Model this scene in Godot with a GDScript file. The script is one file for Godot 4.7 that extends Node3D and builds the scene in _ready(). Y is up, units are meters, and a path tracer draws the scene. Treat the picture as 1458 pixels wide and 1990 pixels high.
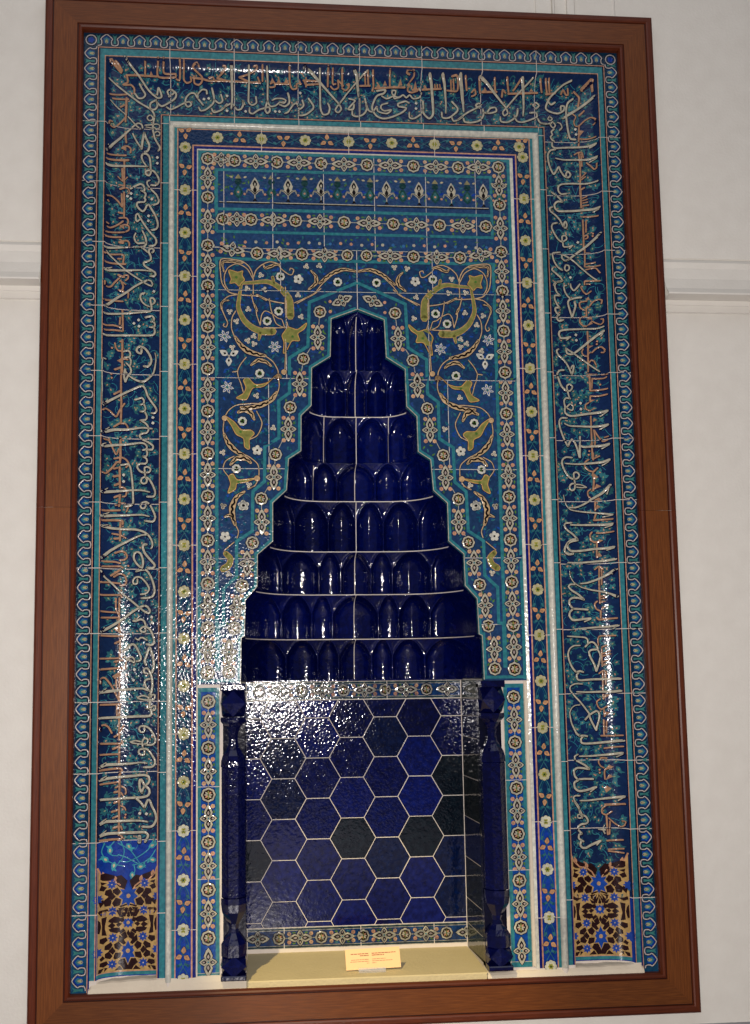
extends Node3D
# A tiled prayer niche in a wooden frame on a museum wall, lit by the camera's flash.
# Metres; the tile face is the plane z = 0, x to the right, y up from the lower edge of the tiles.

const W := 1.152          # half width of the tile face
const H := 3.9            # height of the tile face
const AX := -0.012        # axis of the niche
const BACK := -0.36       # back wall of the niche
const PANEL := -0.006     # face of the inner panel
const GAP := 0.0014       # half a joint

class Tile:
	var r: Rect2
	var node: MeshInstance3D
	var dz := 0.0
	var tx := 0.0
	var ty := 0.0
	var v := [PackedVector3Array(), PackedVector3Array()]   # 0 painting, 1 lettering
	var n := [PackedVector3Array(), PackedVector3Array()]
	var c := [PackedColorArray(), PackedColorArray()]

var rng := RandomNumberGenerator.new()
var zones := {}
var zone := ""
var which := 0
var M := {}
var niche: Node3D
# colours of the glazes, sRGB
var navy := Color8(28, 48, 84)
var ink_navy := Color8(13, 15, 48)
var royal := Color8(22, 62, 150)
var border_ground := Color8(24, 52, 74)
var turquoise := Color8(56, 126, 132)
var teal := Color8(54, 110, 116)
var teal_deep := Color8(30, 88, 112)
var cream := Color8(190, 182, 158)
var white := Color8(214, 210, 192)
var ochre := Color8(180, 136, 104)
var straw := Color8(206, 162, 96)
var salmon := Color8(206, 150, 118)
var olive := Color8(138, 136, 74)
var leaf_green := Color8(84, 122, 58)
var black := Color8(22, 18, 20)
var brown := Color8(44, 22, 20)
var cobalt := Color8(13, 24, 84)

# ---------------------------------------------------------------- helpers
func tag(o: Node, label := "", category := "", group := "", kind := "") -> void:
	if label: o.set_meta("label", label)
	if category: o.set_meta("category", category)
	if group: o.set_meta("group", group)
	if kind: o.set_meta("kind", kind)

func numbered(called: String, parent: Node) -> String:
	if not parent.has_node(called): return called
	var k := 1
	while parent.has_node("%s_%03d" % [called, k]): k += 1
	return "%s_%03d" % [called, k]

func put(called: String, mesh: Mesh, mat: Material, parent: Node) -> MeshInstance3D:
	var o := MeshInstance3D.new()
	o.name = numbered(called, parent)
	o.mesh = mesh
	o.material_override = mat
	parent.add_child(o)
	return o

func arrays_mesh(v: PackedVector3Array, n: PackedVector3Array, c: PackedColorArray) -> ArrayMesh:
	var a := []
	a.resize(Mesh.ARRAY_MAX)
	a[Mesh.ARRAY_VERTEX] = v
	a[Mesh.ARRAY_NORMAL] = n
	if c.size(): a[Mesh.ARRAY_COLOR] = c
	var m := ArrayMesh.new()
	m.add_surface_from_arrays(Mesh.PRIMITIVE_TRIANGLES, a)
	return m

class Soup:   # triangles with flat or given normals
	var v := PackedVector3Array()
	var n := PackedVector3Array()
	var c := PackedColorArray()
	func tri(a: Vector3, b: Vector3, d: Vector3, col := Color.WHITE, out := Vector3.ZERO) -> void:
		var nn := (b - a).cross(d - a)
		if nn.length() < 1e-14: return
		nn = nn.normalized()
		if out != Vector3.ZERO and nn.dot(out) < 0.0:
			nn = -nn
			v.append(a); v.append(b); v.append(d)
		else:
			v.append(a); v.append(d); v.append(b)
		for i in 3:
			n.append(nn); c.append(col)
	func quad(a: Vector3, b: Vector3, d: Vector3, e: Vector3, col := Color.WHITE, out := Vector3.ZERO) -> void:
		tri(a, b, d, col, out); tri(a, d, e, col, out)
	func smooth_quad(p: Array, nn: Array, col := Color.WHITE) -> void:
		for t in [[0, 1, 2], [0, 2, 3]]:
			var a: Vector3 = p[t[0]]; var b: Vector3 = p[t[1]]; var d: Vector3 = p[t[2]]
			var cr := (b - a).cross(d - a)
			if cr.length() < 1e-14: continue
			var order: Array = [t[0], t[2], t[1]] if cr.dot(nn[t[0]]) > 0.0 else t
			for k in order:
				v.append(p[k]); n.append(nn[k]); c.append(col)
	func box(lo: Vector3, hi: Vector3, ch := 0.0, col := Color.WHITE) -> void:
		# a box with its front edges (towards +z) and top edges chamfered
		var a := Vector3(lo.x, lo.y, lo.z); var b := hi
		var f := [Vector3(a.x + ch, a.y + ch, b.z), Vector3(b.x - ch, a.y + ch, b.z), Vector3(b.x - ch, b.y - ch, b.z), Vector3(a.x + ch, b.y - ch, b.z)]
		var m := [Vector3(a.x, a.y, b.z - ch), Vector3(b.x, a.y, b.z - ch), Vector3(b.x, b.y, b.z - ch), Vector3(a.x, b.y, b.z - ch)]
		var k := [Vector3(a.x, a.y, a.z), Vector3(b.x, a.y, a.z), Vector3(b.x, b.y, a.z), Vector3(a.x, b.y, a.z)]
		var mid := (a + b) * 0.5
		quad(f[0], f[1], f[2], f[3], col, Vector3.BACK)
		quad(k[0], k[1], k[2], k[3], col, Vector3.FORWARD)
		for i in 4:
			var j := (i + 1) % 4
			if ch > 0.0: quad(f[i], f[j], m[j], m[i], col, (f[i] + m[j]) * 0.5 - mid)
			quad(m[i], m[j], k[j], k[i], col, ((m[i] + k[j]) * 0.5 - mid) * Vector3(1, 1, 0))
	func mesh() -> ArrayMesh:
		var a := []
		a.resize(Mesh.ARRAY_MAX)
		a[Mesh.ARRAY_VERTEX] = v; a[Mesh.ARRAY_NORMAL] = n; a[Mesh.ARRAY_COLOR] = c
		var m := ArrayMesh.new()
		m.add_surface_from_arrays(Mesh.PRIMITIVE_TRIANGLES, a)
		return m

# ---------------------------------------------------------------- materials
func noise_tex(freq: float, seed_: int, lo: Color, hi: Color, size := 512, octaves := 3, kind := FastNoiseLite.TYPE_SIMPLEX_SMOOTH) -> NoiseTexture2D:
	var n := FastNoiseLite.new()
	n.noise_type = kind
	n.seed = seed_
	n.frequency = freq
	n.fractal_octaves = octaves
	var t := NoiseTexture2D.new()
	t.width = size; t.height = size
	t.seamless = true
	t.noise = n
	var g := Gradient.new()
	g.set_color(0, lo); g.set_color(1, hi)
	t.color_ramp = g
	return t

func make_materials() -> void:
	var wobble := noise_tex(0.058, 3, Color.BLACK, Color.WHITE, 512, 2)
	var gentle := noise_tex(0.03, 9, Color.BLACK, Color.WHITE, 512, 3)
	var mottled := noise_tex(0.035, 5, Color(0.72, 0.74, 0.78), Color(1, 1, 1), 512, 4)
	var rough := noise_tex(0.02, 8, Color(0.05, 0.05, 0.05), Color(0.13, 0.13, 0.13), 256, 3)
	# [name, height scale in cm, bump texture]
	var soft := noise_tex(0.02, 8, Color(0.09, 0.09, 0.09), Color(0.2, 0.2, 0.2), 256, 3)
	var streaky := noise_tex(0.028, 15, Color(0.42, 0.46, 0.56), Color(1, 1, 1), 512, 5)
	for g in [["glaze", 0.085, wobble, soft, 0.34, mottled], ["new_glaze", 0.035, gentle, rough, 0.45, mottled], ["dark_glaze", 0.080, wobble, rough, 0.44, streaky], ["lower_glaze", 0.045, gentle, rough, 0.5, streaky]]:
		var m := StandardMaterial3D.new()
		m.resource_name = g[0]
		m.vertex_color_use_as_albedo = true
		m.vertex_color_is_srgb = true
		m.albedo_texture = g[5]
		m.roughness = 1.0
		m.roughness_texture = g[3]
		m.metallic_specular = g[4]
		m.heightmap_enabled = true
		m.heightmap_texture = g[2]
		m.heightmap_scale = g[1]
		m.uv1_triplanar = true
		m.uv1_world_triplanar = true
		m.uv1_scale = Vector3.ONE * 2.2
		M[g[0]] = m
	var grain_v := noise_tex(0.02, 21, Color(0.76, 0.72, 0.68), Color(1, 1, 1), 512, 5)
	for w in [["wood_upright", Vector3(14, 0.8, 14)], ["wood_level", Vector3(0.8, 14, 14)]]:
		var m := StandardMaterial3D.new()
		m.resource_name = w[0]
		m.vertex_color_use_as_albedo = true
		m.vertex_color_is_srgb = true
		m.albedo_texture = grain_v
		m.roughness = 0.42
		m.metallic_specular = 0.4
		m.uv1_triplanar = true
		m.uv1_world_triplanar = true
		m.uv1_scale = w[1]
		m.heightmap_enabled = true
		m.heightmap_texture = grain_v
		m.heightmap_scale = 0.03
		M[w[0]] = m
	var blotch := noise_tex(0.012, 31, Color(0.975, 0.972, 0.97), Color(1, 1, 1), 512, 4)
	var pits := noise_tex(0.09, 33, Color.BLACK, Color.WHITE, 512, 4)
	for p in [["wall_paint", Color8(219, 215, 206), 0.75, 0.05], ["plaster", Color8(204, 192, 172), 0.8, 0.12], ["sill_plaster", Color8(186, 172, 134), 0.8, 0.15], ["grout", Color8(206, 196, 186), 0.85, 0.05], ["floor_stone", Color8(120, 118, 128), 0.3, 0.01]]:
		var m := StandardMaterial3D.new()
		m.resource_name = p[0]
		m.albedo_color = p[1]
		m.albedo_texture = blotch
		m.roughness = p[2]
		m.heightmap_enabled = true
		m.heightmap_texture = pits
		m.heightmap_scale = p[3]
		m.uv1_triplanar = true
		m.uv1_world_triplanar = true
		m.uv1_scale = Vector3.ONE * 1.3
		M[p[0]] = m
	var card := StandardMaterial3D.new()
	card.resource_name = "card"
	card.vertex_color_use_as_albedo = true
	card.vertex_color_is_srgb = true
	card.roughness = 0.7
	M["card"] = card
	var acrylic := StandardMaterial3D.new()
	acrylic.resource_name = "acrylic"
	acrylic.albedo_color = Color(0.8, 0.82, 0.85, 0.25)
	acrylic.transparency = BaseMaterial3D.TRANSPARENCY_ALPHA
	acrylic.roughness = 0.08
	M["acrylic"] = acrylic

# ---------------------------------------------------------------- the frame-shaped bands round the panel
# distances from the outer edge on the left, at the top and on the right; depth; slope at the start and the end of the band that begins here; its colour
var EL := PackedFloat32Array()
var ET := PackedFloat32Array()
var ER := PackedFloat32Array()
var EZ := PackedFloat32Array()
var S0 := PackedFloat32Array()
var S1 := PackedFloat32Array()
var EC := PackedColorArray()
var SPLIT := 0     # first edge of the second course (roll and flower border)

func cove(t: float) -> float:
	var s := clampf(t / 0.55, 0.0, 1.0)
	return -0.05 * sqrt(maxf(0.0, 1.0 - (1.0 - s) * (1.0 - s)))

func cove_slope(t: float) -> float:   # per metre of width (the band is 0.226 wide)
	var s := clampf(t / 0.55, 0.06, 1.0)
	return -0.05 / (0.55 * 0.226) * (1.0 - s) / sqrt(maxf(1e-4, 1.0 - (1.0 - s) * (1.0 - s)))

func edge(l: float, t: float, r: float, z: float, col: Color, a := 1e9, b := 1e9) -> void:
	EL.append(l); ET.append(t); ER.append(r); EZ.append(z); EC.append(col); S0.append(a); S1.append(b)

func bands() -> void:
	edge(0.0, 0.0, 0.0, 0.0, border_ground)
	edge(0.0588, 0.0600, 0.0588, 0.0, salmon)
	edge(0.0620, 0.0635, 0.0620, 0.0, ink_navy)
	edge(0.0685, 0.0685, 0.0685, 0.0, turquoise)
	edge(0.0870, 0.0975, 0.0880, 0.0, salmon)
	edge(0.0905, 0.1015, 0.0910, 0.0, ink_navy)
	var n := 18
	for i in n:
		var t := pow(float(i) / n, 1.5)
		var t1 := pow(float(i + 1) / n, 1.5)
		edge(0.095 + 0.224 * t, 0.106 + 0.243 * t, 0.095 + 0.2385 * t, cove(t), navy, cove_slope(t), cove_slope(t1))
	edge(0.3190, 0.3490, 0.3335, -0.05, ink_navy)
	edge(0.3215, 0.3510, 0.3355, -0.004, salmon)
	edge(0.3255, 0.3560, 0.3400, -0.002, ink_navy)
	edge(0.3320, 0.3600, 0.3470, -0.002, turquoise)
	edge(0.3525, 0.3790, 0.3625, -0.002, teal_deep)
	SPLIT = EL.size()
	var k := 8
	for i in k:
		var a := PI * i / k
		var b := PI * (i + 1) / k
		var f := (1.0 - cos(a)) * 0.5
		var sa := clampf(0.03 * cos(a) / (0.0125 * maxf(sin(a), 0.25)) * 0.5, -2.5, 2.5)
		var sb := clampf(0.03 * cos(b) / (0.0125 * maxf(sin(b), 0.25)) * 0.5, -2.5, 2.5)
		edge(0.3550 + 0.0235 * f, 0.3825 + 0.0255 * f, 0.3650 + 0.0275 * f, -0.002 + 0.014 * sin(a), white, sa, sb)
	edge(0.3785, 0.4080, 0.3925, -0.002, turquoise)
	edge(0.3900, 0.4110, 0.4040, -0.002, salmon)
	edge(0.3945, 0.4150, 0.4090, -0.002, Color8(24, 50, 84))
	edge(0.4530, 0.4820, 0.4652, -0.002, salmon)
	edge(0.4590, 0.4880, 0.4710, -0.002, Color8(24, 34, 110))
	edge(0.4720, 0.4995, 0.4823, -0.002, white)
	edge(0.4765, 0.5030, 0.4945, -0.005, white)

func at_edge(side: int, i: int, v: float, off := 0.0) -> Vector3:
	match side:
		0: return Vector3(-W + EL[i], v, EZ[i] + off)
		1: return Vector3(v, H - ET[i], EZ[i] + off)
	return Vector3(W - ER[i], v, EZ[i] + off)

func edge_normal(side: int, slope: float) -> Vector3:
	match side:
		0: return Vector3(-slope, 0, 1).normalized()
		1: return Vector3(0, slope, 1).normalized()
	return Vector3(slope, 0, 1).normalized()

func span(s: Soup, side: int, i: int, va: float, vb: float, wa: float, wb: float, col: Color, t: Tile = null, off := 0.0) -> void:
	# from va..vb on edge i to wa..wb on edge i + 1
	var p := [at_edge(side, i, va, off), at_edge(side, i + 1, wa, off), at_edge(side, i + 1, wb, off), at_edge(side, i, vb, off)]
	var a := S0[i]
	var b := S1[i]
	if a > 1e8:
		var u := EL[i + 1] - EL[i] if side == 0 else (ET[i + 1] - ET[i] if side == 1 else ER[i + 1] - ER[i])
		a = (EZ[i + 1] - EZ[i]) / u
		b = a
	if t:
		for k in 4: p[k].z += lift(t, p[k].x, p[k].y)
	s.smooth_quad(p, [edge_normal(side, a), edge_normal(side, b), edge_normal(side, b), edge_normal(side, a)], col)

func lift(t: Tile, x: float, y: float) -> float:
	return t.dz + t.tx * (x - t.r.position.x - t.r.size.x * 0.5) + t.ty * (y - t.r.position.y - t.r.size.y * 0.5)

func new_tile(z: Array, x0: float, x1: float, y0: float, y1: float, tilt := 1.0) -> Tile:
	var t := Tile.new()
	t.r = Rect2(x0, y0, x1 - x0, y1 - y0)
	t.dz = rng.randf_range(-0.0004, 0.0004) * tilt
	t.tx = rng.randf_range(-0.0022, 0.0022) * tilt
	t.ty = rng.randf_range(-0.0035, 0.0035) * tilt
	for k in z: zones[k].append(t)
	return t

func shade(col: Color, k: float) -> Color:
	return Color(col.r * k, col.g * k, col.b * k)

func band_tiles(called: String, e0: int, e1: int, jl: Array, jt: Array, jr: Array, zone_names: Array, low: Array, fresh: Callable) -> void:
	# jl, jt, jr: joints from the top down / left to right; low: lowest y of the left and the right side
	for z in zone_names: zones[z] = zones.get(z, [])
	for side in [0, 2]:
		var j: Array = jl if side == 0 else jr
		for k in j.size():
			var y1: float = j[k] - GAP
			var y0: float = (j[k + 1] if k + 1 < j.size() else 0.0) + GAP
			var last := k + 1 == j.size()
			var xa := -W + EL[e0] if side == 0 else W - ER[e1]
			var xb := -W + EL[e1] if side == 0 else W - ER[e0]
			var t := new_tile(zone_names, xa, xb, y0, y1)
			var is_new: bool = fresh.call(side, (y0 + y1) * 0.5)
			var s := Soup.new()
			var tone := rng.randf_range(0.92, 1.06)
			for i in range(e0, e1):
				var lo := y0
				if last: lo = 0.0 if EL[i] < 0.062 else low[0 if side == 0 else 1]
				var col := EC[i]
				if is_new:
					if col == navy or col == Color8(24, 50, 84): col = royal
					elif col == ink_navy: col = Color8(20, 40, 110)
					elif col == border_ground: col = Color8(28, 76, 104)
				span(s, side, i, lo, y1, lo, y1, shade(col, tone), t)
			t.node = put(called, s.mesh(), M["new_glaze"] if is_new else M["glaze"], niche)
	for k in range(jt.size() - 1):
		var t := new_tile(zone_names, jt[k] + GAP, jt[k + 1] - GAP, H - ET[e1], H - ET[e0])
		var s := Soup.new()
		var tone := rng.randf_range(0.92, 1.06)
		for i in range(e0, e1): span(s, 1, i, jt[k] + GAP, jt[k + 1] - GAP, jt[k] + GAP, jt[k + 1] - GAP, shade(EC[i], tone), t)
		t.node = put(called, s.mesh(), M["glaze"], niche)
	for side in [0, 2]:    # the two corner tiles, mitred inside
		var yj: float = (jl[0] if side == 0 else jr[0]) + GAP
		var xj: float = jt[0] - GAP if side == 0 else jt[-1] + GAP
		var t := new_tile(zone_names, -W + EL[e0] if side == 0 else xj, xj if side == 0 else W - ER[e0], yj, H - ET[e0])
		var s := Soup.new()
		for i in range(e0, e1):
			span(s, side, i, yj, H - ET[i], yj, H - ET[i + 1], EC[i], t)
			if side == 0: span(s, 1, i, -W + EL[i], xj, -W + EL[i + 1], xj, EC[i], t)
			else: span(s, 1, i, xj, W - ER[i], xj, W - ER[i + 1], EC[i], t)
		t.node = put(called, s.mesh(), M["glaze"], niche)

# ---------------------------------------------------------------- painting on the tiles
func surf(x: float, y: float) -> Array:   # [z, normal] of the surface at x, y in the present zone
	match zone:
		"panel": return [PANEL, Vector3.BACK]
		"strip": return [PANEL, Vector3.BACK]
		"niche": return [BACK, Vector3.BACK]
		"flower": return [-0.002, Vector3.BACK]
		"border": return [0.0, Vector3.BACK]
	var l := (x + W - 0.095) / 0.224
	var r := (W - x - 0.095) / 0.2385
	var t := (H - y - 0.106) / 0.243
	var m := minf(l, minf(r, t))
	if m <= 0.0: return [0.0, Vector3.BACK]
	var sl := cove_slope(m) if m < 0.55 else 0.0
	var side := 0 if m == l else (2 if m == r else 1)
	return [cove(m), edge_normal(side, sl)]

func tri2(a: Vector2, b: Vector2, d: Vector2, layer: float, col: Color, na := Vector2.ZERO, nb := Vector2.ZERO, nd := Vector2.ZERO) -> void:
	var m := (a + b + d) / 3.0
	var t: Tile = null
	for k: Tile in zones[zone]:
		var r := k.r
		if m.x > r.position.x + 0.0006 and m.y > r.position.y + 0.0006 and m.x < r.end.x - 0.0006 and m.y < r.end.y - 0.0006:
			t = k
			break
	if t == null: return
	if (b - a).cross(d - a) > 0.0:
		var q := b; b = d; d = q
		var w := nb; nb = nd; nd = w
	var pts := [a, b, d]
	var ns := [na, nb, nd]
	var V: PackedVector3Array = t.v[which]
	for k in 3:
		var p: Vector2 = pts[k]
		var f := surf(p.x, p.y)
		t.v[which].append(Vector3(p.x, p.y, f[0] + 0.0007 + layer * 0.00045 + lift(t, p.x, p.y)))
		var nn: Vector3 = f[1]
		t.n[which].append((nn + Vector3(ns[k].x, ns[k].y, 0)).normalized())
		t.c[which].append(col)

func quad2(a: Vector2, b: Vector2, c: Vector2, d: Vector2, layer: float, col: Color) -> void:
	tri2(a, b, c, layer, col); tri2(a, c, d, layer, col)

func fan(p: PackedVector2Array, layer: float, col: Color, swell := 0.0) -> void:   # star-shaped round its middle
	var m := Vector2.ZERO
	for q in p: m += q
	m /= p.size()
	for i in p.size():
		var a := p[i]
		var b := p[(i + 1) % p.size()]
		tri2(m, a, b, layer, col, Vector2.ZERO, (a - m).normalized() * swell, (b - m).normalized() * swell)

func poly(p: PackedVector2Array, layer: float, col: Color) -> void:
	var ix := Geometry2D.triangulate_polygon(p)
	for i in range(0, ix.size(), 3): tri2(p[ix[i]], p[ix[i + 1]], p[ix[i + 2]], layer, col)

func smooth(p: PackedVector2Array, step := 0.006, closed := false) -> PackedVector2Array:
	if p.size() < 3 and not closed:
		var q := PackedVector2Array()
		var n := maxi(1, int(p[0].distance_to(p[1]) / (step * 2.0)))
		for i in n + 1: q.append(p[0].lerp(p[1], float(i) / n))
		return q
	var out := PackedVector2Array()
	var m := p.size()
	var last := m if closed else m - 1
	for i in last:
		var a := p[(i - 1 + m) % m] if closed or i > 0 else p[0] * 2.0 - p[1]
		var b := p[i]
		var c := p[(i + 1) % m]
		var d := p[(i + 2) % m] if closed or i + 2 < m else p[m - 1] * 2.0 - p[m - 2]
		var n := maxi(1, int(b.distance_to(c) / step))
		# where the line turns sharply, less overshoot
		var tb := (c - a) * 0.42
		var td := (d - b) * 0.42
		var ll := b.distance_to(c)
		if tb.length() > ll: tb = tb.normalized() * ll
		if td.length() > ll: td = td.normalized() * ll
		for k in n:
			var t := float(k) / n
			var t2 := t * t
			var t3 := t2 * t
			out.append(b * (2.0 * t3 - 3.0 * t2 + 1.0) + tb * (t3 - 2.0 * t2 + t) + c * (-2.0 * t3 + 3.0 * t2) + td * (t3 - t2))
	if not closed: out.append(p[m - 1])
	return out

func ribbon(p: PackedVector2Array, w0: float, w1: float, layer: float, col: Color, swell := 0.0, closed := false, caps := true, mid := -1.0) -> void:
	var n := p.size()
	if n < 2: return
	var L := PackedVector2Array()
	var R := PackedVector2Array()
	var D := PackedVector2Array()
	for i in n:
		var a := p[(i - 1 + n) % n] if closed else p[maxi(i - 1, 0)]
		var b := p[(i + 1) % n] if closed else p[mini(i + 1, n - 1)]
		var d := (b - a).normalized()
		var nn := Vector2(-d.y, d.x)
		var t := float(i) / (n - 1)
		var w := lerpf(w0, w1, t)
		if mid >= 0.0: w = lerpf(w0, mid, t * 2.0) if t < 0.5 else lerpf(mid, w1, t * 2.0 - 1.0)
		L.append(p[i] + nn * w * 0.5); R.append(p[i] - nn * w * 0.5); D.append(nn * swell)
	for i in (n if closed else n - 1):
		var j := (i + 1) % n
		tri2(L[i], R[i], R[j], layer, col, D[i], -D[i], -D[j])
		tri2(L[i], R[j], L[j], layer, col, D[i], -D[j], D[j])
	if caps and not closed:
		disc(p[0], w0 * 0.5, layer, col, 6)
		disc(p[n - 1], w1 * 0.5, layer, col, 6)

func disc(c: Vector2, r: float, layer: float, col: Color, n := 8, swell := 0.0) -> void:
	var q := PackedVector2Array()
	for i in n: q.append(c + Vector2.from_angle(TAU * i / n) * r)
	fan(q, layer, col, swell)

func ring(c: Vector2, r: float, w: float, layer: float, col: Color, n := 12) -> void:
	for i in n:
		var a := Vector2.from_angle(TAU * i / n)
		var b := Vector2.from_angle(TAU * (i + 1) / n)
		quad2(c + a * r, c + b * r, c + b * (r - w), c + a * (r - w), layer, col)

func lobed(c: Vector2, r: float, lobes: int, deep: float, layer: float, col: Color, turn := 0.0, swell := 0.0) -> void:
	var q := PackedVector2Array()
	var n := lobes * 5
	for i in n:
		var a := TAU * i / n
		q.append(c + Vector2.from_angle(a + turn) * r * (1.0 - deep * (1.0 - absf(cos(a * lobes * 0.5)))))
	fan(q, layer, col, swell)

func star2(c: Vector2, r: float, r2: float, n: int, layer: float, col: Color, turn := 0.0) -> PackedVector2Array:
	var q := PackedVector2Array()
	for i in n * 2: q.append(c + Vector2.from_angle(PI * i / n + turn) * (r if i % 2 == 0 else r2))
	fan(q, layer, col)
	return q

func lens(c: Vector2, dir: Vector2, l: float, w: float, layer: float, col: Color, fat := 0.5, swell := 0.0) -> void:
	# a pointed leaf from c along dir
	var q := PackedVector2Array()
	var nn := Vector2(-dir.y, dir.x)
	for t in [[0.0, 0.0], [0.2, 0.72], [fat, 1.0], [0.8, 0.5], [1.0, 0.0], [0.8, -0.5], [fat, -1.0], [0.2, -0.72]]:
		q.append(c + dir * l * t[0] + nn * w * 0.5 * t[1])
	fan(q, layer, col, swell)

func path_of(q: Array) -> PackedVector2Array:
	var p := PackedVector2Array()
	for i in range(0, q.size(), 2): p.append(Vector2(q[i], q[i + 1]) * 0.001)
	return p

# writing, traced in millimetres: 0 the large cream script, 1 the small ochre script
func ink(kind: int, w0: int, w1: int, q: Array) -> void:
	which = 1
	var p := smooth(path_of(q), 0.005)
	var a := w0 * 0.000088
	var b := w1 * 0.000088
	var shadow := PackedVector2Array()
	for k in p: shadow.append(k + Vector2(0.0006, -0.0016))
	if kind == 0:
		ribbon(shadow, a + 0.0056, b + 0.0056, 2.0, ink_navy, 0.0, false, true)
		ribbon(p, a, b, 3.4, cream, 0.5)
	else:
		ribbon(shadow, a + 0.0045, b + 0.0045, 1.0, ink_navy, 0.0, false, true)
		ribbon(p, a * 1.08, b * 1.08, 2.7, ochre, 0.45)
	which = 0

func dot(kind: int, x: int, y: int) -> void:
	which = 1
	var c := Vector2(x, y) * 0.001
	var r := 0.0068 if kind == 0 else 0.0048
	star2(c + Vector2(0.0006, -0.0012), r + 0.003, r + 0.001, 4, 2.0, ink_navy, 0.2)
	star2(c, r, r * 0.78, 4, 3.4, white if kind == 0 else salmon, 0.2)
	which = 0

func barb(q: Array) -> void:
	which = 1
	fan(path_of(q), 2.9, ochre, 0.3)
	which = 0

func writing() -> void:
	zone = "inscription"
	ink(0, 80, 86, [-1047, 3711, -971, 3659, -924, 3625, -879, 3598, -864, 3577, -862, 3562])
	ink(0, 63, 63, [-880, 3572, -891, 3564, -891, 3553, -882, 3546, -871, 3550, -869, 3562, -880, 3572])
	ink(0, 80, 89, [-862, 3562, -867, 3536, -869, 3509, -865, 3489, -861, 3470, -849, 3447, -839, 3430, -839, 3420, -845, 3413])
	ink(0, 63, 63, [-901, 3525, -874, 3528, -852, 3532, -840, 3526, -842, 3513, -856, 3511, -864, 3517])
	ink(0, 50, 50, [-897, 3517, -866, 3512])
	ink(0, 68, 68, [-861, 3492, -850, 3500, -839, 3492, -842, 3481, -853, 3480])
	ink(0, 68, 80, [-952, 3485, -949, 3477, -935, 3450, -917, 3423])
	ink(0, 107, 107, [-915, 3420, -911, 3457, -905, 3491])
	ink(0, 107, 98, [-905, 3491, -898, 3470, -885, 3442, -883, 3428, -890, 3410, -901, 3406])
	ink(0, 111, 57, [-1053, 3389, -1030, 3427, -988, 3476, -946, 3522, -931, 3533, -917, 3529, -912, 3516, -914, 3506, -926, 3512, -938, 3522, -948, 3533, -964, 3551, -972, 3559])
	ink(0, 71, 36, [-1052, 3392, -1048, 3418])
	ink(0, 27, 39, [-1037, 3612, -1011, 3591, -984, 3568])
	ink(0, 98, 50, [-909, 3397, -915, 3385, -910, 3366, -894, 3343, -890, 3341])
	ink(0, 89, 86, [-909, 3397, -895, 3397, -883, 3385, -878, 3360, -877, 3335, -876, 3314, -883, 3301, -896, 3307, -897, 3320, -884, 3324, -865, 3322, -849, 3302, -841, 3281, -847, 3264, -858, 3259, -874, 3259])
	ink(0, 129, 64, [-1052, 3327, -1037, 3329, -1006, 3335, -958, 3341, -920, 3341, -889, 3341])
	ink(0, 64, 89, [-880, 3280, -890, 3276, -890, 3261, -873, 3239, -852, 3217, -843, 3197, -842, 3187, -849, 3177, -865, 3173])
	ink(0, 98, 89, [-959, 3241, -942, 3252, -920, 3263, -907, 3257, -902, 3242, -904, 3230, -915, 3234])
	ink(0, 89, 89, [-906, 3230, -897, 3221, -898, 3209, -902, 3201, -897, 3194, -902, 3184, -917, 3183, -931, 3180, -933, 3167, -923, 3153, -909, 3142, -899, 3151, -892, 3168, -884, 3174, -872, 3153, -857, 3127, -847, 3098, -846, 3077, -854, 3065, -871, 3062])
	dot(0, -849, 3382)
	dot(0, -849, 3357)
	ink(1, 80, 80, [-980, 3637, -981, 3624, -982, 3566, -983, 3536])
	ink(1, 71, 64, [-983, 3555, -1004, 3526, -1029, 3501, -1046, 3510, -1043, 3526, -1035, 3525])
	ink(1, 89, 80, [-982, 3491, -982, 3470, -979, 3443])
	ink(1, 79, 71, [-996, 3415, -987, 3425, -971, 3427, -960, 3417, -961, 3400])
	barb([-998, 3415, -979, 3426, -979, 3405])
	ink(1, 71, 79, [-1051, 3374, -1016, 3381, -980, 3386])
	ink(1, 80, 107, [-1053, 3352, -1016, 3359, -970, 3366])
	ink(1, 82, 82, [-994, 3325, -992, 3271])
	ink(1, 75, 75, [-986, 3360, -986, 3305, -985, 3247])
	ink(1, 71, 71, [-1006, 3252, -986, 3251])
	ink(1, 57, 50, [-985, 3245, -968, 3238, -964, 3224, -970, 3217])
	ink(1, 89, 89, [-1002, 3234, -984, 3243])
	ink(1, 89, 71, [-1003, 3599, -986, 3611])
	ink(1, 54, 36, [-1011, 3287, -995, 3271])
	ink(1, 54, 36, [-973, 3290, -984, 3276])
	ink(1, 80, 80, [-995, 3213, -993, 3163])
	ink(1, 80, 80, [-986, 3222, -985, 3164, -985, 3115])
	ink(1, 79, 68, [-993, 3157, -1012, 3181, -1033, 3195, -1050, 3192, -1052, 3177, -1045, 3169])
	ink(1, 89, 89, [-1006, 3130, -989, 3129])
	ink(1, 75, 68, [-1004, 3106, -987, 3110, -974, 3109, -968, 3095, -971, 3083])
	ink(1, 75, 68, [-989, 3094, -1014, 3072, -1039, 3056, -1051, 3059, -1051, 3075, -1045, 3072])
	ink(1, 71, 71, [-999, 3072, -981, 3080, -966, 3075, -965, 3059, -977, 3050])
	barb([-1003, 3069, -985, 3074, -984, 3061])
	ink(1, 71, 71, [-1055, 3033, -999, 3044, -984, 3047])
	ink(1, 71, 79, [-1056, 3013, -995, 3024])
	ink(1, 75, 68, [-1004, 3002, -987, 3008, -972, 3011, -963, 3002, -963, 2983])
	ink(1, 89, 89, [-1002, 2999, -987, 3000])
	ink(1, 71, 75, [-1037, 2941, -988, 2948, -987, 2912])
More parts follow.
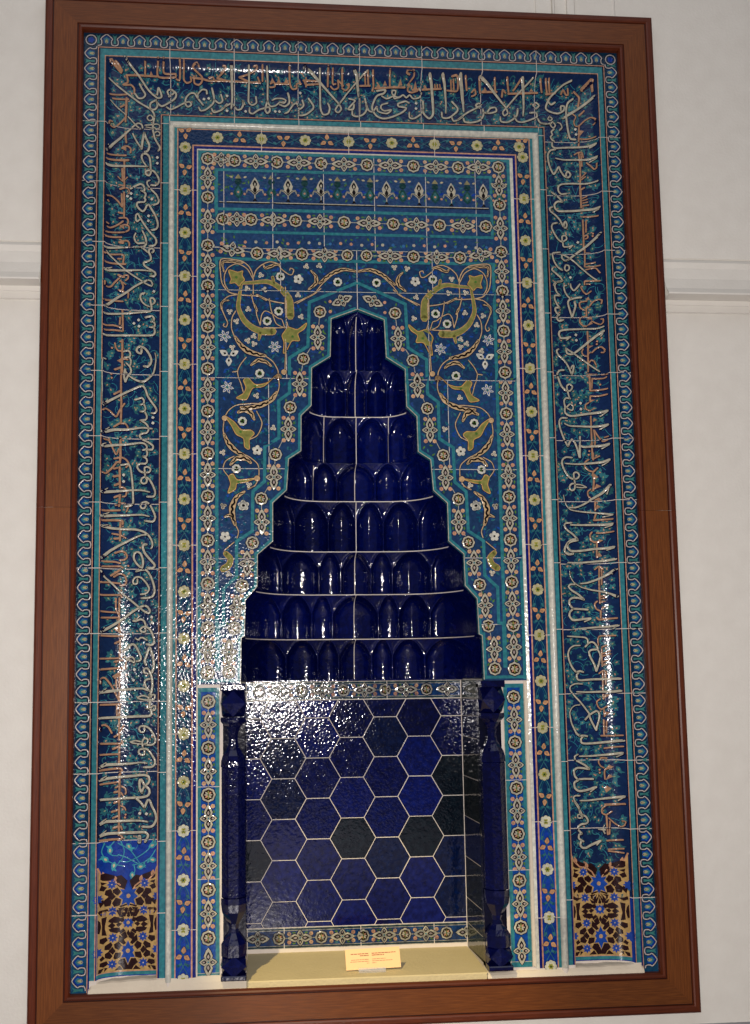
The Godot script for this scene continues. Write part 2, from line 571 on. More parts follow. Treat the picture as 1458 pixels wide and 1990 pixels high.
	ink(1, 79, 86, [-1056, 2903, -1035, 2904, -978, 2909])
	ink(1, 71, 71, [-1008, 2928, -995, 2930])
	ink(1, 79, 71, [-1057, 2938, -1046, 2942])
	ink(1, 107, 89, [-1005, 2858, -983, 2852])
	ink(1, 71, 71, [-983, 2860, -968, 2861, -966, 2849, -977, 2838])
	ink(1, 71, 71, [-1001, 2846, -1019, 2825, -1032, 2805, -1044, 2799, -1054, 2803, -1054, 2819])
	dot(0, -957, 3219)
	dot(0, -972, 3206)
	dot(0, -958, 3196)
	dot(0, -871, 3197)
	dot(0, -884, 3123)
	dot(0, -885, 3101)
	ink(0, 80, 89, [-922, 3105, -931, 3097, -937, 3107, -936, 3126, -929, 3132, -918, 3112, -898, 3079, -875, 3048, -855, 3026, -851, 3008, -859, 2995, -880, 2991])
	ink(0, 71, 98, [-937, 3045, -943, 3029, -938, 3011, -928, 3002, -911, 3003, -896, 3005])
	ink(0, 71, 111, [-910, 3058, -900, 3038, -894, 3017, -894, 2999, -903, 2987, -918, 2985])
	ink(0, 104, 75, [-1057, 2964, -1027, 2972, -972, 2983, -918, 2985, -903, 2978, -887, 2964])
	ink(0, 89, 89, [-868, 2963, -861, 2971, -868, 2981, -880, 2977, -882, 2964, -874, 2946, -874, 2932, -887, 2924, -902, 2919, -901, 2907, -883, 2893, -859, 2879, -853, 2869, -859, 2861, -875, 2860])
	ink(0, 71, 71, [-1051, 2951, -1041, 2939, -1008, 2910, -966, 2875, -922, 2846, -893, 2827, -870, 2817, -866, 2823, -872, 2839, -886, 2843])
	ink(0, 80, 118, [-886, 2843, -903, 2835, -939, 2814, -976, 2784, -1015, 2754, -1052, 2715])
	ink(0, 125, 57, [-1055, 2869, -1007, 2878, -951, 2884, -904, 2885, -871, 2881])
	ink(0, 71, 39, [-1051, 2875, -1031, 2887])
	ink(0, 98, 54, [-899, 2786, -912, 2782, -916, 2768, -908, 2748, -892, 2734, -877, 2728])
	ink(0, 89, 89, [-864, 2740, -857, 2746, -856, 2756, -864, 2765, -874, 2764, -875, 2756, -871, 2736, -869, 2720, -875, 2708, -911, 2704, -968, 2697, -1014, 2690, -1056, 2682])
	dot(0, -860, 2794)
	dot(0, -922, 2670)
	dot(0, -941, 2655)
	dot(0, -920, 2643)
	ink(0, 89, 86, [-894, 2682, -880, 2686, -867, 2688, -859, 2678, -861, 2666, -871, 2664])
	ink(0, 80, 80, [-861, 2666, -855, 2652, -859, 2640, -876, 2640])
	ink(0, 89, 93, [-859, 2640, -855, 2621, -862, 2607, -891, 2604, -967, 2603, -1021, 2597, -1057, 2590])
	ink(0, 98, 98, [-909, 2545, -911, 2527, -924, 2531, -930, 2541, -924, 2553, -913, 2557, -896, 2549, -879, 2527, -869, 2502, -873, 2482, -884, 2472, -899, 2473])
	ink(0, 80, 80, [-981, 2533, -969, 2538, -958, 2534, -954, 2521, -960, 2511, -977, 2508])
	ink(0, 80, 80, [-958, 2509, -952, 2495, -954, 2477])
	ink(0, 71, 98, [-971, 2485, -957, 2471, -951, 2454, -953, 2444, -964, 2430, -974, 2406])
	ink(0, 36, 107, [-854, 2531, -850, 2506, -853, 2476, -859, 2447, -874, 2427, -893, 2411, -912, 2407])
	ink(0, 98, 45, [-912, 2407, -934, 2415, -957, 2430, -970, 2445, -975, 2457])
	ink(0, 54, 54, [-1049, 2491, -1057, 2490, -1061, 2476, -1061, 2429, -1060, 2372, -1057, 2305])
	ink(1, 80, 80, [-994, 2833, -986, 2812, -991, 2789])
	ink(1, 61, 43, [-988, 2829, -975, 2820])
	ink(1, 80, 71, [-1003, 2794, -984, 2790])
	ink(1, 75, 54, [-965, 2785, -966, 2763])
	ink(1, 89, 71, [-1058, 2738, -1036, 2744, -987, 2747])
	ink(1, 80, 75, [-988, 2711, -985, 2620])
	ink(1, 68, 68, [-997, 2677, -998, 2647])
	ink(1, 75, 75, [-1057, 2632, -1022, 2640, -993, 2635])
	ink(1, 75, 75, [-1054, 2613, -1022, 2620, -985, 2620])
	ink(1, 89, 86, [-987, 2582, -987, 2446])
	ink(1, 71, 71, [-996, 2574, -987, 2578])
	ink(1, 71, 71, [-1016, 2565, -1012, 2546, -1003, 2535, -988, 2535])
	barb([-1008, 2492, -988, 2505, -987, 2482])
	ink(1, 75, 64, [-984, 2504, -965, 2499])
	ink(1, 75, 71, [-1016, 2454, -987, 2468])
	dot(1, -1027, 2543)
	ink(0, 104, 89, [-975, 2457, -979, 2429, -974, 2406])
	ink(0, 107, 80, [-1056, 2297, -1035, 2319, -995, 2346, -960, 2366, -919, 2386, -902, 2388, -892, 2374, -883, 2347, -867, 2322, -850, 2298, -846, 2285, -854, 2275, -867, 2275])
	ink(0, 68, 32, [-1050, 2304, -1041, 2325])
	ink(0, 89, 80, [-935, 2331, -920, 2335, -907, 2339, -898, 2329, -899, 2316, -911, 2310])
	ink(0, 80, 75, [-899, 2314, -891, 2294, -897, 2283, -912, 2281])
	ink(0, 80, 75, [-895, 2281, -886, 2263, -889, 2248, -912, 2244])
	ink(0, 80, 89, [-906, 2242, -887, 2228, -878, 2209, -885, 2193, -906, 2188, -915, 2180, -906, 2166, -877, 2151, -859, 2136, -864, 2122, -881, 2122])
	ink(0, 143, 63, [-1059, 2184, -1017, 2200, -962, 2205, -906, 2213, -863, 2209])
	ink(0, 64, 32, [-1052, 2192, -1034, 2209])
	ink(0, 118, 71, [-1057, 2126, -1016, 2136, -961, 2143, -915, 2149, -896, 2147, -885, 2136, -887, 2124, -902, 2120])
	ink(0, 64, 32, [-1056, 2131, -1045, 2142])
	ink(0, 75, 75, [-887, 2122, -883, 2107, -886, 2095, -901, 2093])
	dot(0, -861, 2256)
	dot(0, -861, 2233)
	ink(1, 80, 86, [-990, 2468, -991, 2390, -989, 2312, -990, 2229])
	ink(1, 89, 71, [-1014, 2454, -991, 2464])
	ink(1, 86, 79, [-1017, 2350, -990, 2368])
	ink(1, 71, 68, [-1057, 2275, -1047, 2284, -1030, 2275, -1010, 2256, -1003, 2264, -994, 2286, -976, 2313])
	ink(1, 75, 79, [-1017, 2213, -994, 2230])
	ink(1, 75, 68, [-990, 2230, -973, 2229, -962, 2214, -966, 2201])
	ink(1, 98, 93, [-991, 2169, -990, 2082])
	ink(1, 71, 64, [-1053, 2157, -1034, 2153, -1008, 2099, -998, 2122])
	dot(1, -1029, 2433)
	dot(1, -1027, 2417)
	ink(0, 79, 89, [-901, 2093, -886, 2084, -884, 2070, -892, 2063, -910, 2063, -922, 2057, -922, 2045, -912, 2032, -899, 2026])
	ink(0, 79, 79, [-890, 2026, -875, 2028, -869, 2040, -879, 2049, -893, 2047, -891, 2011])
	ink(0, 79, 89, [-888, 2009, -903, 2003, -908, 1990, -899, 1980, -886, 1984, -884, 1998, -890, 2008, -874, 1998, -858, 1969, -850, 1946, -854, 1929, -865, 1926, -882, 1926])
	ink(0, 80, 93, [-988, 2056, -975, 2058, -959, 2061, -951, 2047, -946, 2019, -941, 1971, -939, 1923, -939, 1899, -948, 1889, -970, 1885])
	ink(0, 134, 57, [-1058, 1938, -1014, 1945, -951, 1952, -904, 1952, -872, 1945])
	ink(0, 68, 32, [-1054, 1943, -1037, 1957])
	ink(0, 80, 89, [-885, 1899, -891, 1880, -904, 1878, -909, 1889, -902, 1901, -885, 1904, -870, 1891, -855, 1861, -849, 1842, -855, 1826, -866, 1823, -890, 1827])
	ink(0, 134, 57, [-1057, 1840, -1013, 1846, -950, 1850, -903, 1851, -874, 1845])
	ink(0, 68, 32, [-1052, 1846, -1031, 1858])
	ink(0, 118, 75, [-1056, 1800, -1021, 1794, -977, 1792, -931, 1791, -899, 1783, -877, 1768, -862, 1743, -860, 1725, -865, 1713])
	ink(0, 54, 32, [-1053, 1802, -1034, 1807])
	ink(0, 68, 129, [-879, 1770, -903, 1768, -931, 1757, -967, 1738, -996, 1722, -1029, 1699, -1055, 1672])
	dot(0, -977, 2015)
	dot(0, -977, 1988)
	ink(1, 75, 68, [-983, 2087, -968, 2079, -957, 2061, -968, 2047])
	ink(1, 82, 79, [-1014, 2081, -990, 2088])
	ink(1, 71, 71, [-1008, 2066, -992, 2069])
	ink(1, 89, 86, [-990, 2104, -992, 2065])
	ink(1, 89, 89, [-993, 2048, -991, 1962])
	ink(1, 82, 71, [-1006, 2064, -1025, 2038, -1044, 2017, -1056, 2019])
	ink(1, 82, 71, [-1015, 2039, -1001, 2044])
	ink(1, 100, 89, [-1016, 2007, -995, 2012])
	ink(1, 93, 89, [-1011, 1971, -991, 1981])
	ink(1, 75, 68, [-991, 1966, -973, 1961, -965, 1946, -969, 1929, -981, 1925])
	ink(1, 89, 86, [-1012, 1921, -989, 1932])
	ink(1, 89, 89, [-991, 1932, -994, 1886])
	ink(1, 75, 64, [-990, 1898, -974, 1898, -963, 1891, -959, 1880, -965, 1864])
	ink(1, 71, 71, [-1008, 1888, -996, 1894])
	ink(1, 79, 79, [-1056, 1863, -990, 1869])
	ink(1, 89, 86, [-1055, 1823, -1013, 1827, -981, 1826, -979, 1813])
	ink(1, 89, 89, [-988, 1818, -989, 1745])
	ink(1, 71, 71, [-1019, 1772, -995, 1769])
	ink(1, 89, 89, [-1011, 1752, -991, 1754])
	ink(1, 68, 61, [-984, 1766, -966, 1755])
	ink(0, 107, 93, [-884, 1730, -895, 1729, -899, 1717, -888, 1691, -867, 1666, -852, 1649, -850, 1640, -861, 1633, -880, 1635])
	ink(0, 86, 93, [-908, 1637, -923, 1652, -934, 1672, -932, 1691, -921, 1699, -908, 1693, -899, 1672, -897, 1652, -902, 1633, -921, 1624])
	ink(0, 89, 89, [-924, 1620, -906, 1625, -885, 1625, -869, 1605, -856, 1573, -850, 1541, -857, 1520, -874, 1513, -902, 1511])
	ink(0, 75, 75, [-919, 1588, -920, 1571, -933, 1569, -937, 1581, -928, 1595, -911, 1597, -895, 1586, -880, 1567, -872, 1548, -880, 1534, -892, 1528, -905, 1527])
	ink(0, 71, 89, [-1057, 1619, -1045, 1595, -1028, 1579, -1011, 1563, -979, 1530, -938, 1497, -911, 1474, -892, 1459, -874, 1450, -868, 1459, -878, 1476, -890, 1481])
	ink(0, 89, 118, [-890, 1481, -905, 1476, -938, 1456, -983, 1422, -1019, 1398, -1053, 1377])
	ink(0, 71, 36, [-1050, 1381, -1044, 1394])
	ink(0, 93, 79, [-934, 1420, -922, 1420, -905, 1426, -892, 1420, -885, 1403])
	ink(0, 54, 36, [-923, 1424, -912, 1437])
	ink(0, 82, 89, [-886, 1389, -886, 1376, -901, 1376, -907, 1385, -897, 1394, -885, 1396, -868, 1385, -857, 1363, -851, 1340, -855, 1325, -864, 1322, -881, 1326])
	dot(0, -861, 1434)
	dot(0, -859, 1412)
	dot(1, -956, 1642)
	ink(1, 80, 71, [-1008, 1694, -983, 1702, -967, 1695, -961, 1678, -972, 1667, -989, 1666])
	ink(1, 80, 71, [-1054, 1657, -1012, 1658, -987, 1653])
	ink(1, 80, 75, [-1055, 1637, -985, 1640, -976, 1633])
	ink(1, 89, 82, [-1022, 1602, -988, 1625])
	ink(1, 79, 71, [-1011, 1597, -990, 1610, -970, 1603, -963, 1582, -968, 1566, -986, 1562])
	ink(1, 75, 71, [-1057, 1573, -1028, 1574, -988, 1571])
	ink(1, 75, 75, [-1057, 1522, -984, 1524, -980, 1515])
	ink(1, 64, 64, [-1002, 1509, -1002, 1470, -994, 1448])
	ink(1, 75, 75, [-989, 1511, -990, 1439, -989, 1376])
	ink(1, 68, 68, [-1056, 1457, -1028, 1455, -1003, 1454])
	ink(1, 75, 75, [-1055, 1432, -996, 1433])
	barb([-1008, 1389, -989, 1406, -989, 1378])
	ink(0, 64, 71, [-925, 1350, -914, 1343, -905, 1352, -896, 1352, -879, 1342])
	ink(0, 104, 80, [-974, 1297, -956, 1312, -938, 1326, -927, 1322, -914, 1300, -903, 1274, -906, 1261, -919, 1258])
	ink(0, 54, 32, [-968, 1297, -965, 1313])
	ink(0, 75, 68, [-968, 1280, -958, 1267, -941, 1260, -930, 1252, -928, 1263, -937, 1275, -948, 1273, -961, 1258])
	ink(0, 98, 104, [-882, 1243, -888, 1259, -879, 1285, -872, 1307, -868, 1313, -860, 1292, -853, 1263, -852, 1233, -859, 1213])
	ink(0, 82, 104, [-875, 1208, -890, 1213, -890, 1226, -879, 1230, -870, 1220, -860, 1195, -857, 1167, -860, 1138, -868, 1119])
	ink(0, 89, 80, [-868, 1187, -882, 1184, -888, 1173, -882, 1156, -868, 1139])
	ink(0, 134, 71, [-1054, 1137, -1026, 1140, -982, 1144, -937, 1148, -895, 1149, -871, 1140])
	ink(0, 64, 32, [-1049, 1140, -1035, 1151])
	ink(0, 64, 64, [-869, 1105, -877, 1116, -897, 1121, -915, 1112, -893, 1105, -871, 1103])
	ink(0, 71, 71, [-866, 1108, -858, 1123, -847, 1123, -849, 1108, -862, 1101])
	ink(0, 107, 100, [-868, 1123, -866, 1097, -868, 1075, -862, 1064, -860, 1049, -868, 1040, -919, 1039, -991, 1037, -1055, 1036])
	ink(0, 68, 68, [-864, 1070, -853, 1081, -844, 1079, -846, 1064, -858, 1062])
	ink(0, 54, 71, [-880, 1070, -868, 1070])
	dot(0, -928, 1225)
	dot(0, -932, 1183)
	ink(1, 82, 79, [-1056, 1361, -1010, 1359, -974, 1360])
	ink(1, 82, 82, [-989, 1397, -985, 1369])
	ink(1, 80, 80, [-985, 1347, -986, 1275])
	ink(1, 89, 79, [-1003, 1386, -989, 1378])
	ink(1, 82, 79, [-1004, 1330, -987, 1339])
	ink(1, 71, 71, [-1056, 1269, -986, 1271])
	ink(1, 98, 79, [-1002, 1257, -974, 1264])
	ink(1, 82, 82, [-1055, 1227, -1009, 1230, -977, 1232, -975, 1223])
	ink(1, 82, 71, [-1009, 1198, -983, 1216])
	ink(1, 79, 79, [-1004, 1192, -984, 1205])
	ink(1, 68, 68, [-998, 1185, -998, 1154])
	ink(1, 75, 75, [-986, 1212, -986, 1154])
	ink(1, 71, 75, [-1054, 1171, -1052, 1191, -1040, 1193, -1018, 1165, -1003, 1136, -986, 1102])
	ink(1, 71, 71, [-986, 1135, -987, 1102])
	ink(1, 82, 79, [-1054, 1088, -979, 1088])
	ink(1, 68, 68, [-995, 1081, -994, 1033])
	ink(1, 68, 68, [-984, 1080, -985, 1031])
	ink(1, 71, 54, [-961, 1256, -964, 1227])
	dot(1, -959, 1205)
	dot(1, -958, 1190)
	ink(0, 75, 82, [-887, 995, -888, 979, -900, 977, -908, 988, -904, 999, -886, 1001, -868, 991, -851, 967, -844, 945, -847, 932, -860, 926, -880, 927])
	ink(0, 64, 64, [-900, 939, -922, 944, -942, 939])
	ink(0, 61, 61, [-940, 938, -929, 934, -900, 930])
	ink(0, 80, 75, [-889, 928, -877, 933, -873, 947, -886, 953, -895, 940, -893, 915])
	ink(0, 80, 86, [-887, 909, -887, 889, -900, 888, -909, 897, -906, 908, -889, 911, -875, 909, -860, 891, -846, 867, -846, 850, -858, 840, -888, 839])
	ink(0, 143, 57, [-1053, 846, -1034, 853, -991, 853, -937, 855, -900, 858, -877, 855])
	ink(0, 68, 32, [-1048, 852, -1032, 862])
	ink(0, 129, 89, [-1053, 795, -1025, 800, -982, 803, -937, 806, -891, 809, -871, 804, -866, 789, -871, 776, -882, 769])
	ink(0, 64, 32, [-1047, 800, -1030, 810])
	ink(0, 104, 100, [-895, 740, -904, 759, -904, 790, -897, 791, -886, 771, -868, 754, -866, 738, -875, 727, -900, 722, -955, 721, -1008, 719, -1051, 720])
	ink(0, 80, 80, [-895, 740, -891, 755, -884, 766])
	ink(1, 71, 71, [-1053, 988, -1053, 1003, -1042, 1009, -1026, 1000, -1013, 976])
	ink(1, 79, 79, [-986, 1051, -985, 949])
	ink(1, 82, 71, [-1003, 961, -985, 971])
	ink(1, 75, 64, [-969, 1004, -982, 978])
	ink(1, 82, 82, [-1052, 936, -973, 934, -975, 944])
	ink(1, 89, 79, [-1008, 914, -985, 922])
	ink(1, 79, 79, [-984, 927, -985, 853])
	ink(1, 71, 71, [-1053, 893, -991, 893])
	ink(1, 89, 82, [-1054, 833, -985, 837, -973, 831, -980, 815])
	ink(1, 82, 82, [-982, 824, -983, 690])
	ink(1, 75, 71, [-1051, 779, -987, 784])
	ink(1, 71, 71, [-997, 763, -985, 768])
	ink(1, 75, 64, [-974, 767, -960, 758, -957, 741, -960, 736])
	ink(1, 89, 82, [-1001, 745, -985, 748])
	ink(1, 68, 54, [-976, 742, -967, 729])
	ink(0, 89, 100, [-919, 720, -900, 703, -886, 683])
	ink(0, 98, 100, [-884, 683, -873, 710, -866, 712, -855, 686, -842, 659, -839, 635, -850, 613, -866, 607, -892, 609])
	dot(0, -903, 660)
	dot(0, -877, 658)
	ink(0, 136, 68, [-1050, 627, -1033, 634, -990, 633, -937, 633, -901, 632, -872, 627])
	ink(0, 64, 32, [-1046, 634, -1030, 645])
	ink(0, 129, 100, [-1050, 582, -1025, 587, -982, 587, -919, 587, -883, 587, -870, 576, -874, 563, -881, 551])
	ink(0, 64, 32, [-1046, 587, -1030, 600])
	ink(0, 161, 172, [-904, 571, -904, 551])
	ink(1, 89, 82, [-1001, 704, -983, 710])
	ink(1, 71, 61, [-976, 692, -962, 684, -958, 675])
	ink(1, 82, 79, [-1010, 670, -987, 676])
	ink(1, 75, 75, [-1006, 646, -987, 653])
	ink(1, 82, 82, [-983, 721, -983, 580])
	ink(1, 100, 89, [-1003, 607, -985, 613])
	ink(1, 79, 64, [-976, 613, -971, 600])
	ink(1, 93, 79, [-1051, 563, -1008, 564, -973, 564, -969, 573, -976, 576])
	dot(1, -958, 657)
	dot(1, -960, 646)
	ink(0, 91, 85, [-982, 3799, -964, 3780, -927, 3739, -887, 3682, -851, 3650, -833, 3654, -837, 3676, -846, 3694, -851, 3664])
	ink(0, 85, 85, [-925, 3707, -916, 3689, -901, 3663, -912, 3647, -930, 3646, -944, 3665])
	ink(0, 91, 72, [-801, 3657, -779, 3677, -794, 3690, -808, 3680, -803, 3665])
	ink(0, 85, 91, [-794, 3690, -772, 3673, -776, 3650, -808, 3625, -832, 3613, -851, 3628, -856, 3640])
	ink(0, 85, 85, [-856, 3640, -879, 3624, -879, 3600, -861, 3597, -850, 3613, -854, 3636])
	ink(0, 78, 85, [-811, 3609, -793, 3600, -764, 3614, -736, 3631, -714, 3637, -707, 3624, -721, 3614, -732, 3627, -729, 3655, -711, 3675, -693, 3675, -678, 3652, -657, 3625])
	ink(0, 85, 65, [-641, 3676, -643, 3691, -661, 3693, -679, 3672, -678, 3652])
	dot(0, -653, 3651)
	dot(0, -633, 3655)
	ink(0, 78, 91, [-675, 3613, -667, 3599, -646, 3604, -617, 3630, -610, 3654, -619, 3700])
	ink(0, 85, 78, [-610, 3650, -588, 3635, -574, 3647, -581, 3674])
	ink(0, 85, 85, [-621, 3610, -610, 3593, -577, 3607, -556, 3632])
	ink(0, 46, 46, [-1042, 3617, -1013, 3590, -981, 3568])
	ink(1, 85, 78, [-898, 3799, -902, 3739])
	ink(1, 85, 78, [-843, 3801, -846, 3740, -772, 3740, -772, 3748])
	ink(1, 85, 78, [-820, 3801, -821, 3754, -772, 3752])
	ink(1, 85, 78, [-752, 3799, -756, 3729, -769, 3732])
	ink(1, 78, 78, [-736, 3795, -738, 3732, -726, 3719, -708, 3726, -709, 3743])
	ink(1, 78, 78, [-695, 3747, -693, 3719, -675, 3713, -663, 3724, -661, 3744, -700, 3777, -695, 3785, -680, 3789, -673, 3780])
	ink(1, 85, 85, [-700, 3740, -661, 3737, -632, 3731, -557, 3733])
	ink(1, 78, 78, [-632, 3742, -614, 3745, -610, 3732])
	ink(1, 78, 72, [-596, 3742, -567, 3768, -559, 3781])
	ink(1, 85, 78, [-596, 3742, -557, 3733])
	ink(1, 85, 78, [-980, 3741, -927, 3742, -851, 3740])
	ink(1, 85, 78, [-977, 3734, -975, 3714, -994, 3700, -963, 3703, -948, 3688, -948, 3665])
	ink(1, 78, 78, [-1044, 3643, -980, 3659])
	ink(1, 78, 78, [-1034, 3628, -972, 3638])
	ink(1, 85, 78, [-979, 3643, -980, 3569])
	ink(1, 130, 111, [-1037, 3788, -1022, 3772, -1002, 3751])
	ink(1, 111, 98, [-1022, 3785, -1011, 3777, -998, 3757])
	ink(1, 85, 78, [-1044, 3792, -1040, 3774])
	barb([-884, 3740, -876, 3759, -866, 3740])
	ink(0, 143, 78, [-535, 3787, -534, 3730, -533, 3663, -537, 3612])
	ink(0, 78, 85, [-528, 3632, -513, 3609, -495, 3613, -486, 3633, -488, 3649])
	ink(0, 98, 65, [-488, 3649, -479, 3633])
	ink(0, 91, 78, [-461, 3787, -461, 3732, -463, 3646, -448, 3632, -430, 3643, -432, 3670])
	ink(0, 78, 91, [-459, 3618, -459, 3598, -445, 3593, -420, 3611, -394, 3620, -376, 3625, -372, 3609, -383, 3597, -392, 3612, -387, 3636, -381, 3652])
	ink(0, 91, 72, [-384, 3786, -381, 3734, -381, 3652, -369, 3629, -347, 3633, -329, 3650])
	ink(0, 72, 78, [-361, 3657, -347, 3665, -318, 3666, -303, 3658, -311, 3646, -329, 3650])
	ink(0, 78, 98, [-329, 3638, -307, 3631, -289, 3647, -289, 3671, -294, 3690])
	dot(0, -555, 3669)
	dot(0, -555, 3602)
	dot(0, -476, 3602)
	dot(0, -349, 3606)
	dot(0, -331, 3606)
	dot(0, -241, 3693)
	ink(0, 78, 85, [-307, 3599, -293, 3607, -271, 3640, -256, 3646, -245, 3621, -227, 3637, -232, 3661])
	ink(0, 85, 91, [-249, 3617, -246, 3593, -216, 3598, -187, 3623, -185, 3639, -205, 3670])
	ink(0, 91, 85, [-157, 3786, -155, 3705, -154, 3628, -143, 3600, -121, 3605, -114, 3629, -121, 3651])
	ink(0, 143, 78, [-223, 3788, -194, 3774, -157, 3741, -110, 3692, -73, 3650])
	ink(0, 78, 78, [-73, 3650, -64, 3627, -78, 3611, -90, 3622, -73, 3650, -48, 3683])
	ink(0, 78, 78, [-578, 3611, -539, 3636])
	ink(1, 78, 78, [-579, 3762, -560, 3777, -561, 3784, -570, 3784])
	ink(1, 78, 78, [-579, 3732, -524, 3732, -412, 3730])
	ink(1, 78, 65, [-503, 3748, -463, 3761, -427, 3779, -425, 3788, -441, 3786])
	ink(1, 78, 78, [-503, 3748, -459, 3732])
	ink(1, 85, 78, [-403, 3789, -403, 3737])
	ink(1, 78, 78, [-416, 3733, -423, 3750])
	ink(1, 72, 72, [-370, 3713, -350, 3717, -354, 3735, -369, 3728])
	barb([-370, 3731, -361, 3751, -350, 3732])
	barb([-341, 3732, -334, 3755, -325, 3732])
	barb([-312, 3729, -301, 3753, -292, 3730])
	ink(1, 85, 85, [-347, 3728, -289, 3730])
	ink(1, 85, 78, [-288, 3791, -285, 3730, -274, 3709, -256, 3713, -256, 3731, -237, 3731])
	barb([-256, 3731, -245, 3751, -236, 3730])
	ink(1, 85, 78, [-227, 3745, -164, 3744])
	ink(1, 78, 78, [-223, 3745, -216, 3729, -157, 3734])
	ink(1, 78, 72, [-216, 3721, -216, 3755])
	ink(1, 85, 78, [-121, 3791, -122, 3724])
	ink(1, 78, 72, [-101, 3788, -100, 3736, -87, 3736])
	ink(1, 72, 72, [-109, 3725, -95, 3713, -76, 3722, -78, 3750])
	ink(1, 78, 72, [-61, 3786, -58, 3734])
	ink(1, 78, 72, [-77, 3750, -54, 3730])
	ink(0, 150, 78, [-7, 3786, 3, 3768, 9, 3718, 16, 3662, 15, 3606])
	ink(0, 65, 72, [-71, 3654, -41, 3694, 0, 3742, 28, 3771, 48, 3786])
	ink(0, 78, 91, [-16, 3621, -15, 3601, 6, 3596, 31, 3606, 47, 3631, 40, 3678])
	ink(0, 85, 78, [43, 3663, 54, 3627, 72, 3620, 91, 3644])
	ink(0, 72, 85, [-30, 3676, -4, 3669, -12, 3656, -34, 3628, -12, 3629, -8, 3649])
	ink(0, 91, 85, [92, 3714, 129, 3719, 122, 3704, 92, 3692, 73, 3652, 72, 3628, 90, 3601, 119, 3590, 157, 3599, 201, 3621, 220, 3642, 187, 3648, 184, 3660, 217, 3673, 232, 3666])
	ink(0, 78, 72, [91, 3640, 98, 3621, 135, 3614, 154, 3631, 124, 3626, 109, 3637, 113, 3653, 139, 3662])
	ink(0, 72, 72, [159, 3702, 159, 3716, 175, 3717, 170, 3698, 159, 3702])
	ink(0, 78, 78, [114, 3692, 136, 3682, 166, 3694, 188, 3688, 207, 3700, 221, 3689, 236, 3701, 251, 3686, 277, 3691, 287, 3710, 277, 3731])
	ink(0, 78, 78, [166, 3698, 169, 3683, 192, 3692])
	dot(0, 264, 3665)
	dot(0, 263, 3641)
	ink(0, 78, 91, [233, 3622, 234, 3598, 253, 3595, 283, 3616, 295, 3641, 294, 3676])
	ink(0, 150, 85, [322, 3782, 331, 3747, 337, 3674, 337, 3618, 320, 3598, 298, 3617, 293, 3641])
	ink(0, 150, 52, [379, 3783, 389, 3749, 395, 3677, 394, 3625])
	ink(0, 78, 91, [376, 3628, 379, 3604, 409, 3605, 444, 3635, 446, 3651, 423, 3678])
	ink(0, 78, 85, [420, 3606, 427, 3590, 446, 3595, 469, 3612])
	ink(0, 163, 130, [455, 3780, 464, 3735, 471, 3672])
	ink(1, 85, 78, [-60, 3788, -59, 3726])
	ink(1, 78, 72, [-59, 3719, -44, 3711, -30, 3724, -30, 3738])
	barb([-44, 3737, -30, 3741, -28, 3720])
	ink(1, 72, 72, [38, 3781, 42, 3737])
	ink(1, 85, 78, [51, 3786, 55, 3734])
	ink(1, 85, 78, [73, 3787, 77, 3735, 72, 3713])
	ink(1, 78, 78, [18, 3732, 62, 3734])
	barb([88, 3728, 99, 3745, 110, 3725])
	barb([118, 3736, 127, 3756, 136, 3737])
	ink(1, 85, 78, [147, 3790, 149, 3730])
	ink(1, 85, 85, [85, 3724, 151, 3730, 214, 3732])
	barb([184, 3738, 195, 3765, 203, 3739])
	ink(1, 78, 65, [233, 3780, 220, 3785, 228, 3794, 250, 3791, 253, 3775, 236, 3754])
	ink(1, 78, 78, [229, 3733, 227, 3719, 244, 3712, 270, 3720])
	barb([221, 3740, 232, 3753, 244, 3734])
	barb([251, 3723, 260, 3758, 270, 3724])
	barb([296, 3729, 303, 3746, 313, 3729])
	ink(1, 85, 85, [248, 3723, 374, 3732])
	ink(1, 59, 59, [346, 3748, 348, 3731])
	ink(1, 59, 59, [357, 3748, 359, 3731])
	ink(1, 59, 59, [368, 3748, 371, 3731])
	ink(1, 78, 78, [401, 3726, 446, 3727, 443, 3780, 420, 3779])
	ink(1, 65, 65, [416, 3766, 419, 3730])
	ink(1, 65, 65, [427, 3770, 431, 3730])
	ink(0, 152, 76, [457, 3785, 468, 3725, 473, 3635])
	ink(0, 76, 83, [445, 3596, 490, 3631, 535, 3656, 553, 3671, 540, 3675, 527, 3665, 544, 3654])
	ink(0, 91, 83, [472, 3602, 476, 3588, 506, 3585, 542, 3596, 560, 3620, 559, 3648])
	ink(0, 83, 83, [561, 3634, 587, 3631, 618, 3641, 614, 3658, 592, 3654, 574, 3630])
	ink(0, 152, 83, [546, 3780, 579, 3757, 624, 3706, 663, 3658])
	ink(0, 76, 76, [663, 3658, 669, 3634, 653, 3622, 647, 3638, 663, 3658, 695, 3696, 730, 3736, 779, 3783])
	ink(0, 83, 91, [635, 3614, 638, 3595, 665, 3592, 692, 3607, 710, 3627, 714, 3655])
	ink(0, 76, 91, [697, 3626, 709, 3599, 735, 3595, 767, 3606, 799, 3622, 795, 3641, 769, 3639])
	ink(0, 83, 76, [796, 3659, 810, 3674, 797, 3687, 783, 3677, 792, 3664])
	ink(0, 159, 61, [732, 3780, 739, 3736, 741, 3671, 737, 3624])
	ink(0, 76, 91, [952, 3779, 912, 3760, 865, 3717, 851, 3699, 864, 3681, 882, 3691])
	ink(0, 91, 91, [860, 3712, 846, 3685, 841, 3662, 858, 3648, 894, 3641, 921, 3656, 924, 3675, 909, 3675, 908, 3656])
	ink(0, 83, 91, [803, 3613, 815, 3594, 846, 3591])
	ink(0, 137, 91, [1048, 3706, 1021, 3686, 970, 3653, 915, 3618])
	ink(0, 91, 99, [963, 3709, 940, 3690, 932, 3657, 932, 3610, 938, 3554, 946, 3526, 967, 3521])
